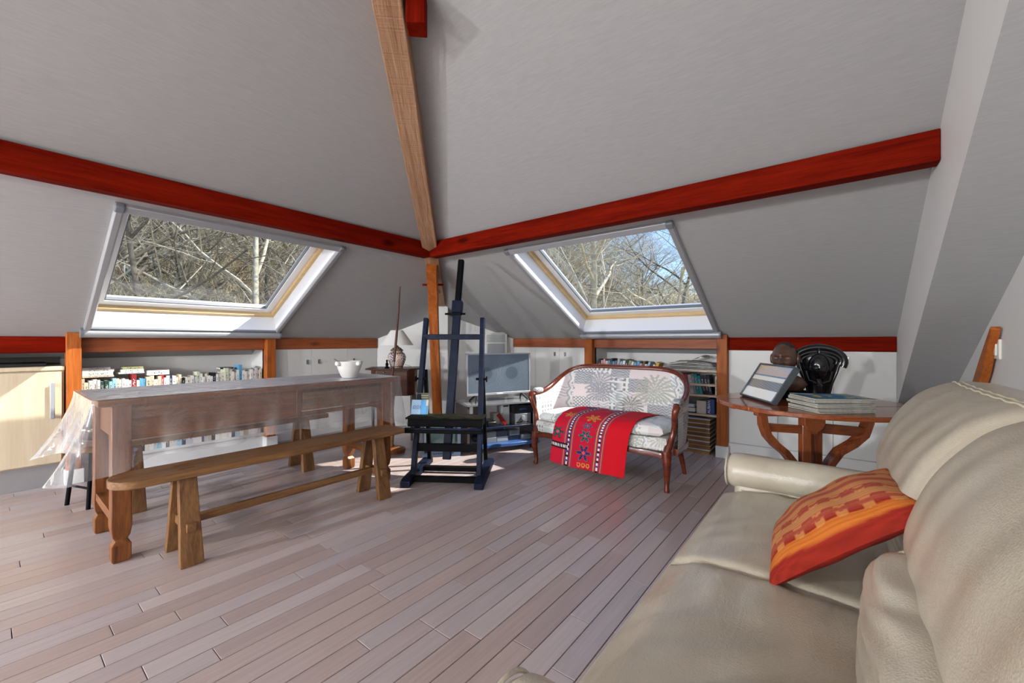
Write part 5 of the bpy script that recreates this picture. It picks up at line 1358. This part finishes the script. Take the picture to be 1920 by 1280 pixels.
def build_books():
    r = random.Random(21)
    # left bookshelf, upper row (front at y 4.33)
    seq = ['beige', 'cream', 'white', 'white', 'white', 'dark green', 'dark green', 'light blue', 'light blue', 'cream', 'white', 'white', 'white', 'pale grey', 'dark red', 'white', 'sky blue', 'sky blue', 'beige', 'beige', 'cream', 'beige', 'bright red', 'white', 'white', 'navy', 'white', 'cream', 'beige', 'black', 'white', 'cream', 'white', 'white', 'pale green', 'white', 'white', 'cream', 'white', 'white', 'black', 'white', 'white', 'cream', 'pale green', 'cream', 'white', 'white', 'white', 'sky blue', 'white', 'white', 'cream', 'white', 'white', 'pale grey', 'white', 'cream']
    hs = {'dark red': .195, 'bright red': .178, 'navy': .178, 'pale green': .19}
    x = .428; zf = .55; k = 0; n = len(seq); tot = 1.627-.428
    ts = [r.uniform(.014, .026)*(1.25 if c in ('dark red', 'sky blue', 'pale green') else 1) for c in seq]; sc = tot/(sum(ts)+.0006*n)
    xs = []
    for c, t in zip(seq, ts):
        t *= sc; h = hs.get(c, r.uniform(.145, .178))
        if x > 1.30: h += .022
        if c == 'sky blue' and x > 1.35: h = .235
        d = r.uniform(.105, .13)
        book((x+t/2, 4.315+d/2+r.uniform(0, .01), zf), t-.0006, h, d, c, 'paperback standing in the upper row of the left bookshelf')
        xs.append((x, h)); x += t+.0006*sc
    # lying stacks on top of the row
    def flat(x, z, w, dd, th, col, y=4.42, rz=0, what='book lying on top of the upper row in the left bookshelf'):
        # spine towards the room: unit x->thickness (z), unit z -> length (x)
        o = bpy.data.objects.new('book', UB); COL.objects.link(o); b = S(*CN[col]); o.color = (b[0], b[1], b[2], .05 if sum(b[:3]) > .75 else .7)
        o.rotation_euler = (0, R(90), rz); o.scale = (th, dd, w); o.location = (x, y, z+th/2); tag(o, '%s covered %s' % (col, what), 'book', what)
    z = zf+.182
    for i, (w, th, c) in enumerate(((.17, .012, 'beige'), (.165, .026, 'white'), (.17, .02, 'white'), (.15, .013, 'pale grey'))): flat(.435, z, w, .13, th, c); z += th+.0008
    z = zf+.200
    for i, (w, th, c) in enumerate(((.15, .012, 'pale grey'), (.135, .02, 'white'), (.12, .02, 'olive'))): flat(.628+.012*i, z, w, .13, th, c, 4.40); z += th+.0008
    flat(.795, zf+.180, .14, .14, .036, 'white', 4.41)
    flat(1.30, zf+.202, .105, .12, .012, 'black', 4.42)
    # left bookshelf lower row
    x = .43
    while x < 1.60:
        t = r.uniform(.016, .034); c = r.choice(['white', 'white', 'white', 'pale grey', 'cream', 'light blue', 'navy', 'black', 'beige', 'white'])
        book((x+t/2, 4.38, .1355), t-.0006, r.uniform(.17, .23), .13, c, 'book standing in the lower row of the left bookshelf'); x += t
    # right bookshelf, leaning row left section (front x ~3.99, spine towards -x)
    seq = ['black', 'pink', 'pink', 'beige', 'sky blue', 'navy', 'sky blue', 'grey', 'pale grey', 'light blue', 'white', 'black', 'olive', 'white', 'sky blue', 'sky blue', 'pink', 'brown', 'white', 'light blue', 'navy', 'cream', 'orange-yellow']
    y = 2.005; n = len(seq)
    for i, c in enumerate(seq):
        t = r.uniform(.018, .027)*(1.5 if c == 'orange-yellow' else 1); h = r.uniform(.175, .21)-.02*i/n*1.0; a = R(3+19*i/n)
        d = r.uniform(.12, .14)
        cy = y-t/2/math.cos(a)
        # lean to the left as seen from the room: rotate about spine axis (local y)
        o = book((XB+.035+d/2, cy, .6202+.5*t*math.sin(a)), t-.0005, h, d, c, 'book leaning in the row behind the settee', R(-90), a)
        y -= t/math.cos(a)+.002
    # right section
    seq = ['dark red', 'bright red', 'bright red', 'bright red', 'bright red', 'pale grey', 'grey', 'teal', 'teal', 'black', 'navy', 'black', 'white']
    y = 1.262
    for i, c in enumerate(seq):
        t = .033 if c == 'bright red' else r.uniform(.02, .028); a = R(0) if i < 5 or i == 12 else R(-9)
        if i == 12: y = .868
        h = .175 if i < 5 else r.uniform(.165, .185)
        book((XB+.035+.07, y-t/2-(0 if a == 0 else .026), .5232+(.5*t*abs(math.sin(a)))), t-.0005, h, .135, c, 'book in the short row beside the knee-wall post', R(-90), a)
        y -= t+.0015
    # newspapers
    m = MB()
    for k in range(6):
        y0, y1 = .85+.01*k, 1.26+.03*math.sin(k)
        nm = thing('newspaper', 'folded newspaper, %s from the bottom of the pile on the right bookshelf' % ('first second third fourth fifth sixth'.split()[k]), 'newspaper', (XB+.02, 0, .7395+.0095*k), 0, 'newspapers on the right bookshelf')
        obj('sheet', MB().grid(lambda a, b: (.01*k % .03+.22*b, y0+(y1+.04-y0)*a, .0+.0045*k*.4+.03*k*.12*math.sin(math.pi*a*.8)+(-.006*k*.5*max(0, a-.75)*4)), 24, 6), mat('newsprint%d' % (k % 2), (S(206, 202, 194), S(160, 158, 156))[k % 2], .8, vary=.25, vscale=60), nm, 60, fix=False)
        q = nm.children[0].modifiers.new('solid', 'SOLIDIFY'); q.thickness = .006
    o = thing('newspaper', 'loose open newspaper sheet tented on the right bookshelf pile', 'newspaper', (XB+.01, 0, .806))
    obj('sheet', MB().grid(lambda a, b: (.0+.2*b, .95+.27*a, .055*math.exp(-((a-.12)/.3)**2)+.012*b), 24, 10), mat('newsprint2', S(222, 216, 200), .8, vary=.2, vscale=80), o, 60, fix=False); o.children[0].modifiers.new('solid', 'SOLIDIFY').thickness = .002
    # boxes on the .33 shelf
    b = thing('atlas_box', 'blue slip-cased box lettered in white on the right bookshelf', 'box', (XB+.04, .905, .3484), 0)
    obj('case', MB().box(0, .13, -.032, .032, 0, .135), mat('box_blue', S(34, 62, 120), .45), b, bevel=.002)
    cu = bpy.data.curves.new('lettering', 'FONT'); cu.body = 'AUBAN'; cu.size = .034; cu.extrude = .0004; cu.align_x = 'LEFT'
    to = bpy.data.objects.new('lettering', cu); COL.objects.link(to); dg = bpy.context.evaluated_depsgraph_get(); me = bpy.data.meshes.new_from_object(to.evaluated_get(dg)); bpy.data.objects.remove(to)
    me.materials.clear(); me.materials.append(M_WHITE)
    q = bpy.data.objects.new('lettering', me); COL.objects.link(q); q.parent = b
    q.matrix_local = Matrix(((0, 0, -1, -.001), (0, 1, 0, .004), (1, 0, 0, .008), (0, 0, 0, 1))) @ Matrix.Rotation(0, 4, 'Z')
    b = thing('white_carton', 'small white carton beside the blue lettered box', 'box', (XB+.05, .985, .3484)); obj('case', MB().box(0, .11, -.042, .042, 0, .115), M_PAPER, b, bevel=.003)
    obj('tape', MB().box(-.0006, .111, -.012, .012, .1152, .1156), mat('tape', S(190, 170, 130), .4), b)
    b = thing('blue_book', 'thick blue-grey book lying flat in front of the white carton', 'book', (XB+.025, 1.10, .3484)); obj('cover', MB().box(0, .14, -.07, .07, 0, .012).box(0, .14, -.07, .07, .048, .052), mat('bg_cover', S(44, 62, 92), .5), b, bevel=.002); obj('pages', MB().box(.002, .136, -.066, .068, .012, .048), M_PAPER, b)
    b = thing('blue_book', 'light blue book lying on the thick blue-grey book', 'book', (XB+.03, 1.10, .4008)); obj('cover', MB().box(0, .13, -.062, .062, 0, .003).box(0, .13, -.062, .062, .027, .03), mat('lb_cover', S(120, 178, 206), .5), b, bevel=.001); obj('pages', MB().box(.002, .126, -.058, .06, .003, .027), M_PAPER, b)
    # stack of brown portfolio boxes on the floor
    z = .001
    for k in range(8):
        b = thing('portfolio_box', 'brown-edged flat portfolio box, %s from the floor in the stack under the right bookshelf' % ('first second third fourth fifth sixth seventh eighth'.split()[k]), 'box', (XB-.01+.012*math.sin(k*2.2), 1.075, z), R(1.5*math.sin(k*1.7)), 'portfolio boxes stacked under the right bookshelf')
        obj('box', MB().box(0, .22, -.175, .175, 0, .03), wood('kraft_board', S(110, 74, 34), S(150, 106, 54), 'y', 1, .6, .1, False), b, bevel=.002)
        obj('lid', MB().box(-.004, .225, -.178, .178, .0302, .0375), mat('grey_board', S(196, 198, 204), .6), b, bevel=.001); z += .0385
build_books()

# ------------------------------------------------------------------ left base cabinet, switch
def build_cabinet():
    t = thing('base_cabinet', 'pale beech base cabinet with long steel handle at the end of the knee wall', 'cabinet', (0, 0, 0))
    mw = wood('pale_beech', S(196, 178, 148), S(214, 198, 170), 'z', .6, .4, .04, False)
    obj('body', MB().box(-.285, .338, 4.272, 4.56, .155, .80), mw, t, bevel=.002)
    obj('worktop', MB().box(-.285, .340, 4.252, 4.56, .80, .828), mw, t, bevel=.003)
    d = obj('door', MB().box(-.20, .325, 4.252, 4.271, .165, .79), mw, t, bevel=.002)
    h = MB(); h.box(.268, .292, 4.222, 4.232, .47, .72); h.box(.270, .290, 4.232, 4.252, .48, .50); h.box(.270, .290, 4.232, 4.252, .69, .71); obj('handle', h, M_SILVER, d, bevel=.004)
    obj('plinth', MB().box(-.285, .335, 4.29, 4.31, 0.001, .152), M_STEEL, t)
    o = thing('black_tray', 'flat black box lying in the shadow on the beech cabinet', 'box', (.10, 4.40, .8285)); obj('case', MB().box(-.30, .16, -.06, .12, 0, .022), M_DARKPLASTIC, o, bevel=.004); obj('lid', MB().box(-.30, .16, -.062, .122, .022, .026), M_BLACK, o, bevel=.001)
    o = struct('wall_recess', MB().box(-.29, .34, 4.565, 4.58, .8, 1.0), mat('recess_shade', S(58, 54, 50), .7), 'panel at the back of the niche above the beech cabinet, coloured dark as shade', 'wall panel')  # dark colour stands in for the shade inside the niche
build_cabinet()
def build_switch():
    t = thing('light_switch', 'white double light switch plate on the wall behind the sofa', 'switch', (2.749, YR+.0003, .966))
    ml = mat('ivory_plastic', S(226, 222, 210), .4)
    obj('plate', MB().box(-.034, .034, 0, .010, -.044, .044), ml, t, bevel=.003); obj('rocker', MB().box(-.012, .012, .010, .016, -.028, .028), mat('rocker_white', S(240, 238, 232), .35), t, bevel=.003)
build_switch()

# ------------------------------------------------------------------ outdoors: wooded hillside
def hill_z(x, y):
    a = math.atan2(max(y-2, -8), max(x-2, .01)) if x > 2 else R(90)
    r = math.hypot(max(0, x-3), max(0, y-4))
    k = .15+.27*sst(R(15), R(70), a)
    return -1.2+k*max(0, r-7)+.35*math.sin(x*.35)*math.cos(y*.27)
def build_outdoors():
    m = MB(); n = 70
    m.grid(lambda u, v: ((lambda x, y: (x, y, hill_z(x, y)))(-30+110*u, -30+110*v)), n, n)
    # keep the ground away from the house itself
    gm, nt, p, N, L = newmat('leaf_litter'); p.inputs['Roughness'].default_value = .95
    tc = N.new('ShaderNodeTexCoord'); t = N.new('ShaderNodeTexNoise'); t.inputs['Scale'].default_value = 3.2; t.inputs['Detail'].default_value = 10; t.inputs['Roughness'].default_value = .75; L.new(tc.outputs['Object'], t.inputs[0])
    cr = N.new('ShaderNodeValToRGB'); e = cr.color_ramp.elements; e[0].position = .36; e[1].position = .66; e[0].color = S(110, 100, 74); e[1].color = S(220, 206, 164); a = e.new(.5); a.color = S(172, 156, 116); L.new(t.outputs[0], cr.inputs[0]); L.new(cr.outputs[0], p.inputs['Base Color'])
    m.f = [f for f in m.f if not all(-6 < m.v[i][0] < 5.5 and -6 < m.v[i][1] < 6 for i in f)]; m.m = m.m[:len(m.f)]
    tag(obj('hillside', m, gm, None, 80), 'leaf-covered hillside of dry grass seen through the roof windows', 'ground', kind='structure')
    bark = [mat('grey_bark', S(98, 92, 82), .9, vary=.3, vscale=6), mat('pale_bark', S(176, 170, 154), .9, vary=.3, vscale=6)]
    def tree_mesh(seed, H, spread, mt):
        r = random.Random(seed); mb = MB()
        def grow(p, d, l, rad, depth):
            n = 5 if depth < 3 else 3; pts = [p]; q = p.copy(); dd = d.copy()
            for k in range(n):
                dd = (dd+Vector((r.uniform(-1, 1), r.uniform(-1, 1), r.uniform(-.5, .8)))*(.10 if depth == 0 else .2)).normalized(); q = q+dd*l/n; pts.append(q.copy())
            mb.tube(pts, [rad*(1-.55*i/n) for i in range(n+1)], 6 if depth < 2 else (4 if depth < 4 else 3), up=(.31, .2, .9))
            if depth >= 5: return
            nb = (9, 5, 4, 4, 3)[depth]
            for k in range(nb):
                f = (.3 if depth else .10)+(.7 if depth else .88)*(k+1)/nb; f = min(f, .999); i = min(n-1, int(f*n)); b = pts[i].lerp(pts[i+1], f*n-i)
                ax = Vector((r.uniform(-1, 1), r.uniform(-1, 1), r.uniform(-.2, .5))).normalized()
                nd = (dd*(1-spread)+ax*spread*1.25); nd.normalize()
                grow(b, nd, l*r.uniform(.5, .72), rad*.5*(1-.3*f), depth+1)
        grow(Vector((0, 0, -.3)), Vector((0, 0, 1)), H, H*.022, 0)
        me = mb.mesh('bare_tree', 60, False); me.materials.append(mt); return me
    V = [tree_mesh(1, 5.0, .60, bark[0]), tree_mesh(2, 5.6, .55, bark[1]), tree_mesh(3, 4.6, .66, bark[1]), tree_mesh(4, 6.2, .52, bark[1]), tree_mesh(5, 5.2, .62, bark[0])]
    kinds = ['bare leafless tree with dark grey spreading limbs on the hillside', 'bare leafless tree with pale slender limbs on the hillside']
    r = random.Random(9); spots = []
    # bearings seen through the two roof windows
    for k in range(34): spots.append((R(r.uniform(52, 92)), r.uniform(15, 40)))
    for k in range(34): spots.append((R(r.triangular(14, 44, 34)), r.uniform(19, 46)))
    spots += [(R(70), 13.5), (R(80), 15), (R(27), 15.5), (R(17.5), 16), (R(35), 18)]
    for a, d in spots:
        x, y = d*math.cos(a), d*math.sin(a); i = r.randrange(5)
        o = bpy.data.objects.new('bare_tree', V[i]); COL.objects.link(o); o.location = (x, y, hill_z(x, y)-.1); o.rotation_euler = (0, 0, r.random()*6.28); s = r.uniform(.75, 1.2); o.scale = (s, s, s)
        tag(o, kinds[1 if i in (1, 2, 3) else 0], 'tree', 'bare trees on the hillside')
    # brushwood: uncountable thin stems
    m = MB()
    for k in range(26000):
        if k % 3: a, d = R(r.uniform(48, 96)), r.uniform(9, 38)
        else: a, d = R(r.uniform(14, 46)), r.uniform(16, 44)
        x, y = d*math.cos(a), d*math.sin(a); z = hill_z(x, y)
        h = r.uniform(.3, 1.9)*(.5+d/26); dx, dy = r.uniform(-1.1, 1.1)*h, r.uniform(-1.1, 1.1)*h; w = .004+.0007*d
        p0 = Vector((x, y, z-.05)); p1 = p0+Vector((dx*.4, dy*.4, h*.55)); p2 = p0+Vector((dx, dy, h))
        n = len(m.v)
        for p, q in ((p0, w), (p1, w*.7), (p2, w*.3)):
            m.v += [(p.x-q, p.y+q*.5, p.z), (p.x+q, p.y+q*.5, p.z), (p.x, p.y-q, p.z)]
        for b in (0, 3):
            for j in range(3): m.f.append((n+b+j, n+b+(j+1) % 3, n+b+3+(j+1) % 3, n+b+3+j)); m.m.append(k % 2)
    tag(obj('brushwood', m, [mat('dry_twigs', S(226, 216, 182), .9), mat('dark_twigs', S(140, 130, 106), .9)], None, fix=False), 'tangle of dry thin brushwood stems covering the hillside', 'brushwood', kind='stuff')
build_outdoors()
